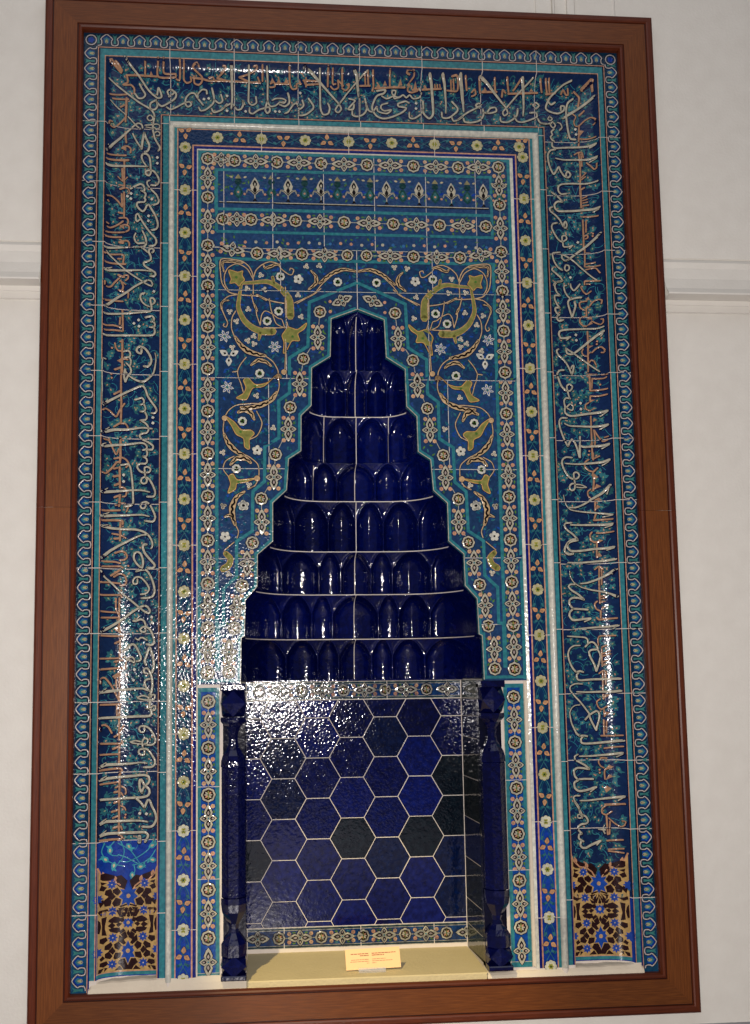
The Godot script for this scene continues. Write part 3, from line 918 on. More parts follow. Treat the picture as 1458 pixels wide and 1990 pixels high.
	ink(1, 91, 83, [480, 3781, 488, 3730])
	ink(1, 76, 76, [510, 3705, 527, 3714, 523, 3735, 510, 3722])
	ink(1, 91, 83, [541, 3780, 547, 3720])
	barb([558, 3724, 567, 3745, 580, 3725])
	ink(1, 91, 91, [554, 3724, 620, 3727])
	ink(1, 91, 83, [609, 3778, 615, 3722])
	ink(1, 91, 83, [644, 3707, 648, 3736, 660, 3724])
	ink(1, 91, 83, [664, 3781, 675, 3721])
	ink(1, 91, 76, [727, 3779, 695, 3734])
	ink(1, 91, 91, [673, 3721, 802, 3729])
	barb([766, 3733, 775, 3746, 784, 3734])
	ink(1, 91, 83, [812, 3780, 822, 3732])
	ink(1, 83, 83, [836, 3781, 846, 3729])
	ink(1, 83, 83, [850, 3782, 858, 3729])
	ink(1, 91, 91, [842, 3724, 882, 3730])
	ink(1, 83, 83, [909, 3727, 918, 3744, 932, 3724, 941, 3725, 938, 3749])
	ink(1, 228, 190, [1040, 3778, 1003, 3748])
	ink(1, 99, 91, [1041, 3781, 1043, 3732])
	ink(1, 91, 83, [967, 3738, 990, 3714, 984, 3671])
	ink(0, 61, 61, [857, 3628, 848, 3614, 858, 3606, 868, 3615, 857, 3626])
	ink(0, 68, 68, [869, 3602, 858, 3588, 870, 3573, 881, 3585, 871, 3600])
	ink(0, 54, 71, [812, 3593, 837, 3589, 861, 3595])
	ink(0, 54, 82, [890, 3599, 903, 3595, 910, 3577, 899, 3564])
	ink(0, 80, 75, [874, 3567, 861, 3555, 866, 3542, 857, 3531, 863, 3518, 873, 3512])
	ink(0, 82, 107, [863, 3507, 864, 3487, 880, 3480, 933, 3484, 984, 3484, 1023, 3484, 1047, 3488])
	ink(0, 61, 36, [1024, 3475, 1045, 3482])
	ink(0, 89, 89, [876, 3474, 855, 3469, 843, 3451, 842, 3427, 849, 3392, 864, 3360, 875, 3372, 889, 3394, 896, 3375, 912, 3352, 930, 3346, 940, 3359, 929, 3374, 920, 3361, 922, 3348])
	ink(0, 61, 111, [876, 3433, 909, 3427, 961, 3427, 1010, 3424, 1049, 3427])
	ink(0, 61, 36, [1021, 3410, 1048, 3420])
	ink(0, 86, 79, [920, 3272, 895, 3269, 883, 3283, 884, 3303, 899, 3314, 945, 3318, 1005, 3314, 1048, 3317])
	ink(0, 54, 71, [1025, 3688, 1000, 3673, 971, 3657, 941, 3639, 915, 3620])
	ink(1, 61, 54, [960, 3639, 973, 3626, 964, 3604, 969, 3584, 985, 3581])
	ink(1, 82, 71, [987, 3630, 1008, 3650])
	ink(1, 61, 64, [985, 3583, 1010, 3605, 1034, 3614, 1049, 3601, 1050, 3585, 1041, 3578])
	barb([984, 3563, 1005, 3557, 987, 3536])
	ink(1, 71, 71, [985, 3585, 980, 3488])
	ink(1, 71, 64, [980, 3524, 1015, 3518, 1048, 3520])
	ink(1, 64, 54, [960, 3451, 977, 3460, 993, 3459, 997, 3435])
	ink(1, 75, 75, [979, 3458, 983, 3387, 977, 3260])
	ink(1, 64, 64, [989, 3453, 990, 3396])
	ink(1, 68, 64, [1010, 3409, 1026, 3391, 1039, 3373, 1047, 3380, 1048, 3397])
	ink(1, 61, 54, [987, 3344, 1006, 3364])
	ink(1, 61, 54, [987, 3335, 1003, 3347])
	ink(1, 82, 71, [980, 3288, 997, 3297])
	dot(0, 969, 3568)
	dot(0, 971, 3544)
	ink(0, 89, 89, [853, 3276, 877, 3259, 897, 3237])
	ink(0, 89, 118, [899, 3234, 876, 3234, 863, 3220, 866, 3203, 880, 3191, 930, 3192, 991, 3195, 1028, 3194, 1050, 3196])
	ink(0, 64, 36, [1028, 3182, 1048, 3188])
	ink(0, 82, 89, [852, 3209, 841, 3202, 845, 3189, 867, 3171, 886, 3148, 899, 3121, 910, 3115, 915, 3130, 909, 3145, 902, 3132, 901, 3119])
	ink(0, 82, 71, [871, 3137, 852, 3132, 847, 3115, 857, 3090, 872, 3065, 884, 3054, 894, 3053, 911, 3064, 908, 3079, 893, 3078, 891, 3063, 894, 3046, 897, 3030, 918, 3030, 937, 3037])
	ink(0, 64, 32, [922, 3022, 939, 3037])
	ink(0, 71, 82, [880, 3004, 848, 3000, 846, 2986, 853, 2960, 868, 2936, 886, 2924])
	ink(0, 82, 82, [889, 2995, 887, 2978, 901, 2966, 917, 2973])
	ink(0, 79, 61, [891, 2993, 912, 2983, 940, 2963, 978, 2925, 1015, 2887, 1030, 2874])
	ink(0, 89, 125, [901, 2966, 917, 2973, 958, 3004, 995, 3030, 1028, 3058, 1050, 3079])
	ink(0, 64, 32, [1038, 3062, 1050, 3075])
	ink(0, 75, 75, [902, 2947, 897, 2930, 905, 2920, 917, 2929, 916, 2944, 904, 2947])
	ink(0, 86, 82, [846, 2935, 841, 2924, 861, 2906, 878, 2890, 884, 2875, 869, 2871, 853, 2866, 846, 2856])
	dot(0, 960, 3050)
	dot(0, 921, 2891)
	ink(1, 79, 75, [981, 3283, 980, 3206])
	ink(1, 54, 50, [987, 3249, 1005, 3256])
	ink(1, 54, 50, [987, 3238, 1007, 3243])
	ink(1, 54, 50, [988, 3227, 1008, 3230])
	ink(1, 64, 61, [986, 3214, 1011, 3216])
	ink(1, 71, 71, [985, 3165, 1044, 3160])
	ink(1, 79, 79, [985, 3150, 985, 3079, 984, 3016])
	ink(1, 64, 61, [998, 3145, 996, 3094])
	ink(1, 68, 61, [985, 3075, 1001, 3081, 1002, 3068, 992, 3064])
	barb([984, 3003, 1014, 3001, 987, 2990])
	ink(1, 71, 64, [988, 3016, 985, 2938])
	ink(1, 61, 57, [991, 2950, 1027, 2953])
	ink(1, 61, 54, [990, 2937, 1045, 2936])
	ink(1, 61, 54, [988, 2925, 1026, 2928, 1043, 2903])
	ink(1, 64, 54, [982, 2873, 1032, 2872])
	dot(1, 1023, 3084)
	dot(1, 1022, 3073)
	ink(0, 82, 82, [886, 2876, 861, 2869, 850, 2854, 857, 2827, 871, 2810])
	ink(0, 82, 82, [871, 2809, 850, 2809, 848, 2793, 857, 2771, 868, 2756])
	ink(0, 86, 86, [868, 2755, 850, 2754, 851, 2737, 865, 2723])
	ink(0, 86, 89, [859, 2721, 854, 2708, 864, 2696, 882, 2701])
	ink(0, 75, 75, [902, 2855, 891, 2851, 894, 2828, 906, 2807, 919, 2795])
	ink(0, 82, 79, [920, 2860, 922, 2847, 934, 2833, 949, 2846, 961, 2861])
	ink(0, 89, 89, [965, 2802, 944, 2800, 913, 2791, 906, 2778, 911, 2751, 922, 2712])
	ink(0, 89, 100, [922, 2712, 931, 2739, 939, 2765, 935, 2779])
	ink(0, 71, 100, [1047, 2663, 1025, 2659, 968, 2661, 897, 2658, 866, 2651, 861, 2634, 871, 2620, 891, 2621, 910, 2625])
	ink(0, 64, 32, [893, 2612, 910, 2623])
	dot(0, 935, 2635)
	dot(0, 936, 2611)
	ink(0, 82, 82, [856, 2571, 848, 2564, 853, 2548, 871, 2530, 888, 2510, 901, 2484, 911, 2459])
	ink(0, 82, 61, [889, 2575, 915, 2558, 943, 2538, 981, 2507, 1026, 2469])
	ink(0, 82, 125, [889, 2571, 894, 2553, 913, 2549, 931, 2558, 961, 2581, 991, 2605, 1020, 2627, 1046, 2643])
	ink(0, 64, 32, [1036, 2623, 1048, 2642])
	ink(0, 93, 71, [911, 2459, 918, 2480, 921, 2500, 914, 2498, 908, 2486])
	ink(1, 64, 54, [981, 2858, 984, 2875, 1042, 2868])
	ink(1, 61, 54, [989, 2860, 1004, 2859])
	ink(1, 68, 61, [965, 2846, 976, 2825, 989, 2816, 1006, 2827])
	barb([982, 2791, 994, 2803, 1001, 2788])
	ink(1, 64, 64, [987, 2785, 958, 2779, 959, 2756, 978, 2744])
	ink(1, 61, 61, [998, 2761, 1012, 2779, 1030, 2787, 1045, 2781, 1043, 2766])
	barb([978, 2750, 988, 2764, 1001, 2753])
	ink(1, 71, 71, [984, 2748, 984, 2716])
	ink(1, 71, 68, [980, 2717, 958, 2711, 955, 2690, 969, 2675, 982, 2673])
	barb([982, 2704, 1002, 2715, 1008, 2700])
	barb([982, 2673, 1001, 2693, 1008, 2682])
	ink(1, 57, 50, [1004, 2694, 1022, 2682, 1038, 2674, 1046, 2680, 1047, 2696, 1039, 2698])
	ink(1, 75, 71, [985, 2648, 985, 2593, 981, 2472])
	barb([988, 2574, 1007, 2585, 990, 2586])
	ink(1, 61, 54, [980, 2539, 963, 2546, 958, 2560, 964, 2572])
	barb([985, 2547, 1000, 2557, 989, 2559])
	ink(1, 64, 61, [1000, 2555, 1016, 2570, 1035, 2576, 1048, 2560, 1044, 2549, 1036, 2551])
	ink(1, 64, 57, [985, 2510, 997, 2522, 1006, 2518, 1014, 2498])
	dot(1, 1022, 2602)
	dot(1, 1020, 2590)
	ink(0, 82, 97, [876, 2479, 858, 2477, 847, 2462, 852, 2438, 863, 2408, 880, 2390])
	ink(0, 75, 75, [886, 2388, 900, 2388, 911, 2405, 900, 2417, 887, 2410, 888, 2392, 892, 2372, 897, 2354])
	ink(0, 82, 71, [899, 2354, 881, 2356, 872, 2343, 875, 2321, 883, 2315])
	ink(0, 68, 68, [885, 2319, 898, 2330, 910, 2322, 909, 2306, 899, 2303, 883, 2313])
	ink(0, 82, 118, [875, 2317, 874, 2295, 888, 2281, 910, 2278, 963, 2286, 1016, 2290, 1047, 2293])
	ink(0, 64, 32, [1021, 2273, 1046, 2288])
	dot(0, 943, 2334)
	dot(0, 944, 2308)
	ink(0, 79, 89, [881, 2269, 859, 2269, 848, 2256, 849, 2230, 862, 2188, 880, 2147])
	ink(0, 89, 89, [882, 2147, 891, 2167, 900, 2177, 911, 2163, 922, 2133, 929, 2099])
	ink(0, 61, 111, [870, 2245, 894, 2235, 940, 2233, 999, 2230, 1047, 2233])
	ink(0, 64, 32, [1017, 2217, 1049, 2231])
	ink(0, 100, 89, [935, 2187, 933, 2151])
	ink(0, 89, 118, [933, 2151, 949, 2143, 986, 2145, 1019, 2145, 1048, 2149])
	ink(0, 64, 32, [1022, 2133, 1047, 2145])
	ink(0, 107, 100, [933, 2151, 931, 2099])
	ink(1, 71, 71, [980, 2460, 1017, 2456, 1052, 2452])
	ink(1, 89, 79, [976, 2458, 985, 2447, 986, 2388])
	ink(1, 64, 61, [996, 2441, 993, 2398])
	ink(1, 64, 61, [998, 2440, 1039, 2436, 1049, 2440])
	ink(1, 71, 68, [986, 2388, 1020, 2388, 1050, 2389])
	ink(1, 71, 68, [985, 2364, 1019, 2362, 1049, 2365])
	ink(1, 71, 68, [985, 2362, 984, 2340])
	barb([984, 2336, 1005, 2347, 985, 2348])
	ink(1, 64, 64, [978, 2336, 964, 2326, 966, 2308, 983, 2300])
	barb([983, 2300, 1009, 2310, 995, 2311])
	ink(1, 71, 75, [984, 2275, 984, 2191, 984, 2093])
	barb([992, 2251, 1009, 2258, 996, 2267])
	ink(1, 64, 64, [994, 2215, 998, 2178, 995, 2146])
	ink(1, 64, 61, [996, 2214, 1012, 2184, 1027, 2164, 1044, 2168])
	ink(1, 54, 54, [1033, 2180, 1047, 2183])
	dot(1, 972, 2125)
	dot(1, 969, 2109)
	dot(1, 1026, 2411)
	ink(0, 79, 89, [897, 2097, 872, 2099, 856, 2089, 853, 2069, 864, 2039, 883, 2012, 901, 2004])
	ink(0, 79, 79, [901, 2004, 917, 2008, 926, 2022, 916, 2034, 902, 2030, 903, 2004, 906, 1980, 901, 1960, 889, 1956, 881, 1970, 890, 1984, 904, 1986])
	ink(0, 61, 54, [906, 1982, 932, 1980, 954, 1970])
	ink(0, 61, 54, [912, 1970, 932, 1968, 954, 1969])
	ink(0, 61, 118, [867, 2072, 916, 2069, 975, 2072, 1022, 2075, 1047, 2082])
	ink(0, 64, 32, [1021, 2061, 1045, 2074])
	ink(0, 36, 89, [854, 1936, 857, 1913, 868, 1887, 884, 1873, 927, 1865, 986, 1859, 1027, 1853, 1050, 1847])
	ink(0, 61, 129, [874, 1883, 904, 1883, 937, 1895, 979, 1921, 1017, 1943, 1046, 1973])
	ink(0, 64, 32, [1034, 1937, 1041, 1958])
	ink(0, 54, 36, [1015, 1840, 1048, 1845])
	ink(0, 75, 89, [884, 1818, 859, 1816, 853, 1807, 862, 1789, 888, 1769, 905, 1750])
	ink(0, 89, 107, [907, 1748, 883, 1746, 866, 1734, 858, 1723, 851, 1709, 851, 1695, 866, 1684, 885, 1687])
	ink(0, 61, 129, [879, 1809, 915, 1808, 974, 1808, 1021, 1807, 1048, 1808])
	ink(0, 54, 32, [1022, 1795, 1047, 1802])
	ink(1, 79, 71, [987, 2115, 987, 2087])
	ink(1, 71, 61, [986, 2091, 1012, 2102])
	ink(1, 75, 68, [968, 2089, 954, 2078, 951, 2060, 966, 2042, 985, 2035])
	ink(1, 82, 71, [985, 2035, 1003, 2051])
	ink(1, 79, 89, [983, 2029, 986, 1996, 982, 1956])
	barb([984, 2004, 1005, 2011, 989, 2027])
	barb([986, 1960, 1014, 1971, 995, 1983])
	ink(1, 68, 61, [971, 1960, 959, 1951, 960, 1933, 971, 1921])
	barb([980, 1913, 1016, 1911, 1003, 1924])
	ink(1, 79, 71, [988, 1908, 986, 1869])
	barb([986, 1871, 1009, 1884, 995, 1894])
	ink(1, 75, 71, [988, 1853, 981, 1832])
	ink(1, 79, 79, [979, 1828, 1012, 1829, 1049, 1829])
	ink(1, 68, 61, [988, 1773, 1019, 1773, 1051, 1776])
	ink(1, 71, 71, [969, 1777, 961, 1765, 964, 1746, 977, 1734, 989, 1734])
	barb([987, 1730, 1013, 1740, 997, 1747])
	ink(0, 89, 111, [908, 1744, 880, 1738, 865, 1729, 863, 1715, 876, 1699, 912, 1698, 971, 1705, 1018, 1707, 1050, 1710])
	ink(0, 54, 32, [1025, 1699, 1050, 1706])
	ink(0, 61, 111, [862, 1649, 910, 1648, 970, 1652, 1018, 1655, 1052, 1659])
	ink(0, 32, 89, [868, 1614, 870, 1590, 885, 1565, 914, 1546, 955, 1534, 1002, 1525, 1034, 1514])
	ink(0, 89, 129, [1034, 1514, 1052, 1503])
	ink(0, 61, 129, [911, 1560, 943, 1564, 986, 1578, 1023, 1596, 1052, 1616])
	ink(0, 64, 32, [1041, 1599, 1052, 1614])
	ink(0, 75, 100, [891, 1557, 869, 1557, 861, 1548, 874, 1532, 901, 1515, 924, 1493])
	ink(0, 93, 89, [924, 1493, 901, 1500, 875, 1500, 862, 1490, 864, 1471, 875, 1457])
	ink(0, 89, 89, [939, 1451, 913, 1453, 879, 1455])
	ink(0, 89, 100, [875, 1453, 863, 1442, 860, 1426, 872, 1409, 891, 1408, 921, 1412, 949, 1414])
	ink(0, 61, 32, [923, 1401, 949, 1410])
	ink(0, 61, 100, [862, 1368, 920, 1373, 979, 1377, 1024, 1379, 1052, 1382])
	ink(0, 54, 32, [1035, 1369, 1051, 1380])
	ink(1, 64, 61, [961, 1744, 973, 1738, 988, 1736, 1007, 1741])
	ink(1, 79, 75, [988, 1734, 985, 1671])
	barb([983, 1667, 1006, 1675, 994, 1692])
	ink(1, 64, 61, [974, 1619, 993, 1632, 1008, 1620])
	ink(1, 75, 75, [993, 1626, 990, 1549, 990, 1477])
	ink(1, 61, 61, [1002, 1622, 1000, 1556])
	ink(1, 61, 54, [994, 1506, 1013, 1509])
	ink(1, 61, 54, [994, 1496, 1014, 1499])
	barb([991, 1477, 1015, 1484, 997, 1488])
	ink(1, 71, 64, [979, 1485, 969, 1475, 974, 1454, 988, 1446])
	barb([992, 1448, 1016, 1461, 998, 1463])
	ink(1, 79, 75, [992, 1444, 991, 1417])
	ink(1, 82, 71, [976, 1417, 983, 1409, 1016, 1411, 1050, 1413])
	ink(0, 54, 79, [848, 1341, 890, 1338, 922, 1335, 933, 1326, 933, 1308, 922, 1297])
	ink(0, 79, 82, [933, 1308, 947, 1316, 960, 1312, 973, 1294, 974, 1285])
	ink(0, 82, 93, [974, 1285, 947, 1283, 937, 1274, 942, 1253, 957, 1222, 964, 1195])
	ink(0, 93, 71, [964, 1195, 974, 1221, 983, 1256, 978, 1275, 974, 1283])
	ink(0, 54, 89, [901, 1302, 875, 1301, 857, 1290, 848, 1269, 851, 1242, 864, 1210, 879, 1192])
	ink(0, 82, 82, [879, 1192, 895, 1196, 909, 1192])
	ink(0, 82, 107, [889, 1190, 881, 1179, 884, 1162, 898, 1158, 943, 1161, 1000, 1162, 1051, 1163])
	ink(0, 54, 79, [903, 1143, 873, 1144, 853, 1134, 851, 1118, 866, 1097, 896, 1064, 927, 1022])
	ink(0, 61, 114, [878, 1111, 922, 1109, 980, 1110, 1025, 1110, 1051, 1113])
	ink(0, 36, 93, [890, 1057, 869, 1055, 854, 1044, 846, 1027, 847, 1008, 852, 982, 862, 959, 871, 941, 884, 930])
	ink(0, 86, 82, [910, 997, 930, 1016, 958, 1031, 969, 1019, 967, 996, 958, 968, 954, 953])
	ink(0, 86, 86, [926, 1016, 937, 987, 954, 953])
	ink(1, 64, 54, [1043, 1341, 1015, 1341, 984, 1340, 976, 1327, 977, 1302])
	ink(1, 61, 54, [990, 1294, 1012, 1303])
	ink(1, 64, 61, [989, 1286, 989, 1215])
	ink(1, 61, 54, [993, 1267, 1022, 1278])
	ink(1, 61, 54, [992, 1256, 1023, 1266])
	ink(1, 61, 54, [993, 1233, 1015, 1242])
	barb([991, 1215, 1016, 1224, 995, 1227])
	ink(1, 61, 54, [975, 1185, 994, 1198, 1006, 1183])
	ink(1, 71, 71, [990, 1194, 988, 1129, 988, 1080])
	ink(1, 68, 68, [1001, 1190, 999, 1141])
	barb([988, 1080, 1018, 1098, 994, 1099])
	ink(1, 61, 61, [975, 1080, 961, 1069, 965, 1050, 978, 1038, 1006, 1053])
	ink(1, 71, 64, [989, 1036, 990, 1009])
	barb([986, 1007, 1014, 1024, 992, 1028])
	ink(0, 82, 79, [883, 930, 897, 932, 915, 929])
	ink(0, 82, 114, [897, 928, 889, 918, 890, 903, 906, 899, 945, 900, 1002, 905, 1052, 911])
	ink(0, 61, 114, [879, 848, 924, 848, 982, 852, 1020, 856, 1049, 860])
	ink(0, 54, 32, [1028, 844, 1050, 856])
	ink(0, 64, 100, [873, 856, 859, 847, 861, 834, 882, 822, 903, 810, 918, 795])
	ink(0, 89, 89, [917, 795, 889, 800, 866, 800, 854, 789, 857, 768, 868, 755])
	ink(0, 89, 86, [933, 755, 902, 756, 872, 755])
	ink(0, 89, 107, [870, 751, 854, 742, 855, 721, 871, 708, 900, 710, 944, 722])
	ink(0, 64, 32, [920, 704, 946, 721])
	ink(0, 61, 118, [875, 669, 909, 669, 967, 675, 1013, 680, 1049, 685])
	ink(0, 64, 32, [1028, 669, 1049, 683])
	ink(0, 71, 75, [874, 689, 856, 689, 848, 682, 854, 665, 867, 646, 872, 623, 881, 600])
	ink(1, 71, 71, [986, 994, 985, 935])
	ink(1, 64, 61, [997, 990, 994, 943])
	ink(1, 71, 64, [973, 930, 1017, 930, 1052, 932])
	ink(1, 68, 61, [983, 879, 1019, 884, 1052, 887])
	ink(1, 64, 61, [991, 839, 968, 839, 958, 824, 966, 807, 980, 799])
	barb([986, 797, 1018, 803, 999, 812])
	ink(1, 64, 61, [1008, 801, 982, 790, 981, 754])
	barb([983, 750, 1014, 765, 998, 774])
	barb([976, 720, 988, 727, 1005, 716])
	barb([976, 720, 1005, 716, 983, 699])
	ink(1, 71, 64, [976, 652, 1012, 654, 1050, 655])
	dot(1, 961, 792)
	dot(1, 961, 780)
	ink(0, 71, 82, [853, 663, 868, 638, 879, 615, 881, 608])
	ink(0, 61, 68, [875, 614, 863, 612, 863, 601, 873, 599, 885, 608])
	ink(0, 82, 89, [885, 611, 898, 603, 905, 586, 897, 577, 876, 574, 864, 565, 863, 552, 877, 537])
	ink(0, 86, 86, [877, 537, 865, 533, 864, 518, 882, 506])
	ink(0, 89, 114, [874, 507, 868, 494, 875, 482, 891, 480, 916, 492, 952, 506])
	ink(0, 64, 32, [938, 491, 954, 506])
	ink(0, 107, 46, [972, 551, 946, 553])
	ink(0, 71, 36, [972, 536, 965, 551, 971, 569])
	ink(1, 68, 64, [981, 650, 1022, 652, 1049, 657])
	ink(1, 68, 64, [981, 648, 965, 635, 965, 617, 981, 611, 1002, 624])
	ink(1, 79, 75, [981, 607, 983, 532])
	ink(1, 68, 61, [994, 584, 990, 534])
	ink(1, 57, 54, [990, 597, 1011, 577, 1033, 564, 1047, 573, 1049, 586, 1038, 587])
	ink(1, 75, 71, [979, 507, 1038, 512])
	ink(1, 71, 68, [983, 472, 1039, 477])
	ink(1, 68, 64, [983, 466, 1039, 460])

# the creeper behind the writing: teal leaves with a pale heart on thin stems
func creeper(t: Tile, new_one := false) -> void:
	zone = "inscription"
	var count := int(t.r.size.x * t.r.size.y / 0.00082)
	var ground := teal if not new_one else Color8(52, 142, 150)
	for k in count:
		var c := Vector2(rng.randf_range(t.r.position.x, t.r.end.x), rng.randf_range(t.r.position.y, t.r.end.y))
		var m := minf((c.x + W - 0.095) / 0.224, minf((W - c.x - 0.095) / 0.2385, (H - c.y - 0.106) / 0.243))
		if m < 0.06 or m > 0.95: continue
		var a := rng.randf() * TAU
		var d := Vector2.from_angle(a)
		var kind := rng.randi() % 4
		var s := rng.randf_range(0.85, 1.15)
		var col := shade(ground, rng.randf_range(0.82, 1.12))
		if kind == 0:
			for e in [-0.9, 0.0, 0.9]: lens(c, d.rotated(e), 0.021 * s, 0.013 * s, 0.2 + 0.05 * e, col)
			lens(c, -d, 0.012 * s, 0.010 * s, 0.3, col)
		elif kind == 1:
			lens(c - d * 0.012 * s, d, 0.032 * s, 0.017 * s, 0.2, col, 0.35)
			lens(c + d * 0.012 * s, d.rotated(0.9), 0.014 * s, 0.006 * s, 0.2, col)
		elif kind == 2:
			for e in 5: lens(c, d.rotated(TAU * e / 5.0), 0.014 * s, 0.010 * s, 0.15 + 0.03 * e, col)
		else:
			var q := PackedVector2Array()
			for i in 7: q.append(c + d.rotated(0.5 * i) * (0.006 + 0.0022 * i) * s)
			ribbon(q, 0.006 * s, 0.002, 0.2, col, 0.0, false, false)
		if kind < 3:
			lens(c - d * 0.003, d, 0.010 * s, 0.005 * s, 0.75, salmon if rng.randf() < 0.6 else Color8(150, 160, 120), 0.5)
	for k in int(count * 0.55):
		var c := Vector2(rng.randf_range(t.r.position.x, t.r.end.x), rng.randf_range(t.r.position.y, t.r.end.y))
		var m := minf((c.x + W - 0.095) / 0.224, minf((W - c.x - 0.095) / 0.2385, (H - c.y - 0.106) / 0.243))
		if m < 0.08 or m > 0.93: continue
		var a := rng.randf() * TAU
		var q := PackedVector2Array()
		var turn := rng.randf_range(-0.5, 0.5)
		var p := c
		for i in 6:
			q.append(p)
			p += Vector2.from_angle(a) * 0.009
			a += turn
		ribbon(q, 0.0018, 0.0014, 0.05, Color8(60, 150, 160), 0.0, false, false)

# ---------------------------------------------------------------- rosette strips
func rosette(c: Vector2, r := 0.0285) -> void:
	lobed(c, r + 0.003, 8, 0.10, 0.6, ink_navy)
	lobed(c, r, 8, 0.12, 1.2, cream, 0.0, 0.25)
	lobed(c, r * 0.74, 8, 0.10, 1.9, brown)
	for k in 8:
		lens(c + Vector2.from_angle(TAU * k / 8.0) * r * 0.10, Vector2.from_angle(TAU * k / 8.0), r * 0.5, r * 0.24, 2.6, [cream, salmon, olive, cream][k % 4], 0.6)
	disc(c, r * 0.12, 3.2, leaf_green, 6)

func quatrefoil(c: Vector2, along: Vector2, l := 0.054, w := 0.034) -> void:
	var across := Vector2(-along.y, along.x)
	for k in [[along, l, 0.034], [-along, l, 0.034], [across, w, 0.028], [-across, w, 0.028]]:
		var d: Vector2 = k[0]
		lens(c, d, k[1] + 0.003, k[2] + 0.006, 0.6, ink_navy, 0.42)
		lens(c, d, k[1], k[2], 1.2, cream, 0.42, 0.2)
		lens(c + d * 0.006, d, k[1] * 0.62, k[2] * 0.56, 1.9, black, 0.5)
		lens(c + d * 0.013, d, k[1] * 0.3, k[2] * 0.26, 2.6, Color8(176, 160, 150), 0.5)
	disc(c, 0.004, 2.7, turquoise, 6)

func strip_link(a: Vector2, b: Vector2, half: float, bow := Vector2.ZERO, qc := Vector2.INF) -> void:
	# from one rosette to the next: stem, quatrefoil in the middle, buds and green leaves at the sides
	var m := (a + b) * 0.5 if qc == Vector2.INF else qc
	var d := (b - a).normalized()
	if qc != Vector2.INF: d = Vector2.UP * -1.0 if absf(d.y) > 0.75 else d
	var l := minf(0.054, a.distance_to(b) * 0.3)
	quatrefoil(m, d, l)
	ribbon(smooth(PackedVector2Array([a + (m - a).normalized() * 0.028, m - (m - a).normalized() * l])), 0.0026, 0.0026, 0.8, cream, 0.0, false, false)
	ribbon(smooth(PackedVector2Array([m + (b - m).normalized() * l, b - (b - m).normalized() * 0.028])), 0.0026, 0.0026, 0.8, cream, 0.0, false, false)
	for s in [-1.0, 1.0]:
		for e in [-1.0, 1.0]:
			var k: Vector2 = m + d * e * minf(0.047, a.distance_to(b) * 0.26)
			var q: Vector2 = k + Vector2(-d.y, d.x) * s * half * 0.58
			lobed(q, 0.0088, 6, 0.16, 1.0, salmon if rng.randf() < 0.5 else Color8(214, 168, 128), rng.randf())
			disc(q, 0.0026, 1.7, ochre, 5)
			var g: Vector2 = m + d * e * 0.024 + Vector2(-d.y, d.x) * s * half * 0.74
			lens(g - d * e * 0.006, d * e, 0.017, 0.008, 0.5, leaf_green if rng.randf() < 0.7 else teal)

func strip_line(pts: Array, half: float, ends := true) -> void:
	for i in pts.size():
		if ends or (i > 0 and i < pts.size() - 1): rosette(pts[i])
		if i: strip_link(pts[i - 1], pts[i], half)

# ---------------------------------------------------------------- the outer border of linked buds
func bud(c: Vector2, outward: Vector2, p: float, fresh: bool) -> void:
	# c on the inner side of the border, p the distance to the next bud
	var s := Vector2(-outward.y, outward.x)
	var f := func(u: float, v: float) -> Vector2: return c + outward * u + s * v * p
	var base_blue := royal if fresh else Color8(30, 66, 120)
	var body := PackedVector2Array()
	for k in [[0.012, -0.20], [0.024, -0.20], [0.031, -0.27], [0.039, -0.22], [0.050, 0.0], [0.039, 0.22], [0.031, 0.27], [0.024, 0.20], [0.012, 0.20]]: body.append(f.call(k[0], k[1]))
	fan(body, 0.0, base_blue)
	var inner := PackedVector2Array()
	for k in [[0.014, -0.11], [0.026, -0.13], [0.032, -0.17], [0.042, 0.0], [0.032, 0.17], [0.026, 0.13], [0.014, 0.11]]: inner.append(f.call(k[0], k[1]))
	fan(inner, 0.5, Color8(60, 124, 132))
	lens(f.call(0.012, 0.0), outward, 0.022, 0.013, 1.0, Color8(176, 164, 120), 0.4)
	ring(f.call(0.017, 0.0), 0.0036, 0.0012, 1.6, cream, 8)
	disc(f.call(0.017, 0.0), 0.0022, 1.5, brown, 6)
	# leaf between two buds
	var g := PackedVector2Array()
	for k in [[0.052, 0.36], [0.040, 0.42], [0.028, 0.455], [0.012, 0.42], [0.012, 0.58], [0.028, 0.545], [0.040, 0.58], [0.052, 0.64], [0.046, 0.5]]: g.append(f.call(k[0], k[1]))
	fan(g, 0.0, Color8(62, 124, 118))
	var line := PackedVector2Array()
	for k in [[0.003, -0.46], [0.006, -0.33], [0.016, -0.29], [0.025, -0.30], [0.031, -0.36], [0.040, -0.27], [0.053, 0.0], [0.040, 0.27], [0.031, 0.36], [0.025, 0.30], [0.016, 0.29], [0.006, 0.33], [0.003, 0.46], [0.003, 0.54]]: line.append(f.call(k[0], k[1]))
	line = smooth(line, 0.005)
	ribbon(line, 0.0085, 0.0085, 0.6, black, 0.0, false, false)
	ribbon(line, 0.0042, 0.0042, 1.6, Color8(196, 186, 180), 0.4, false, false)

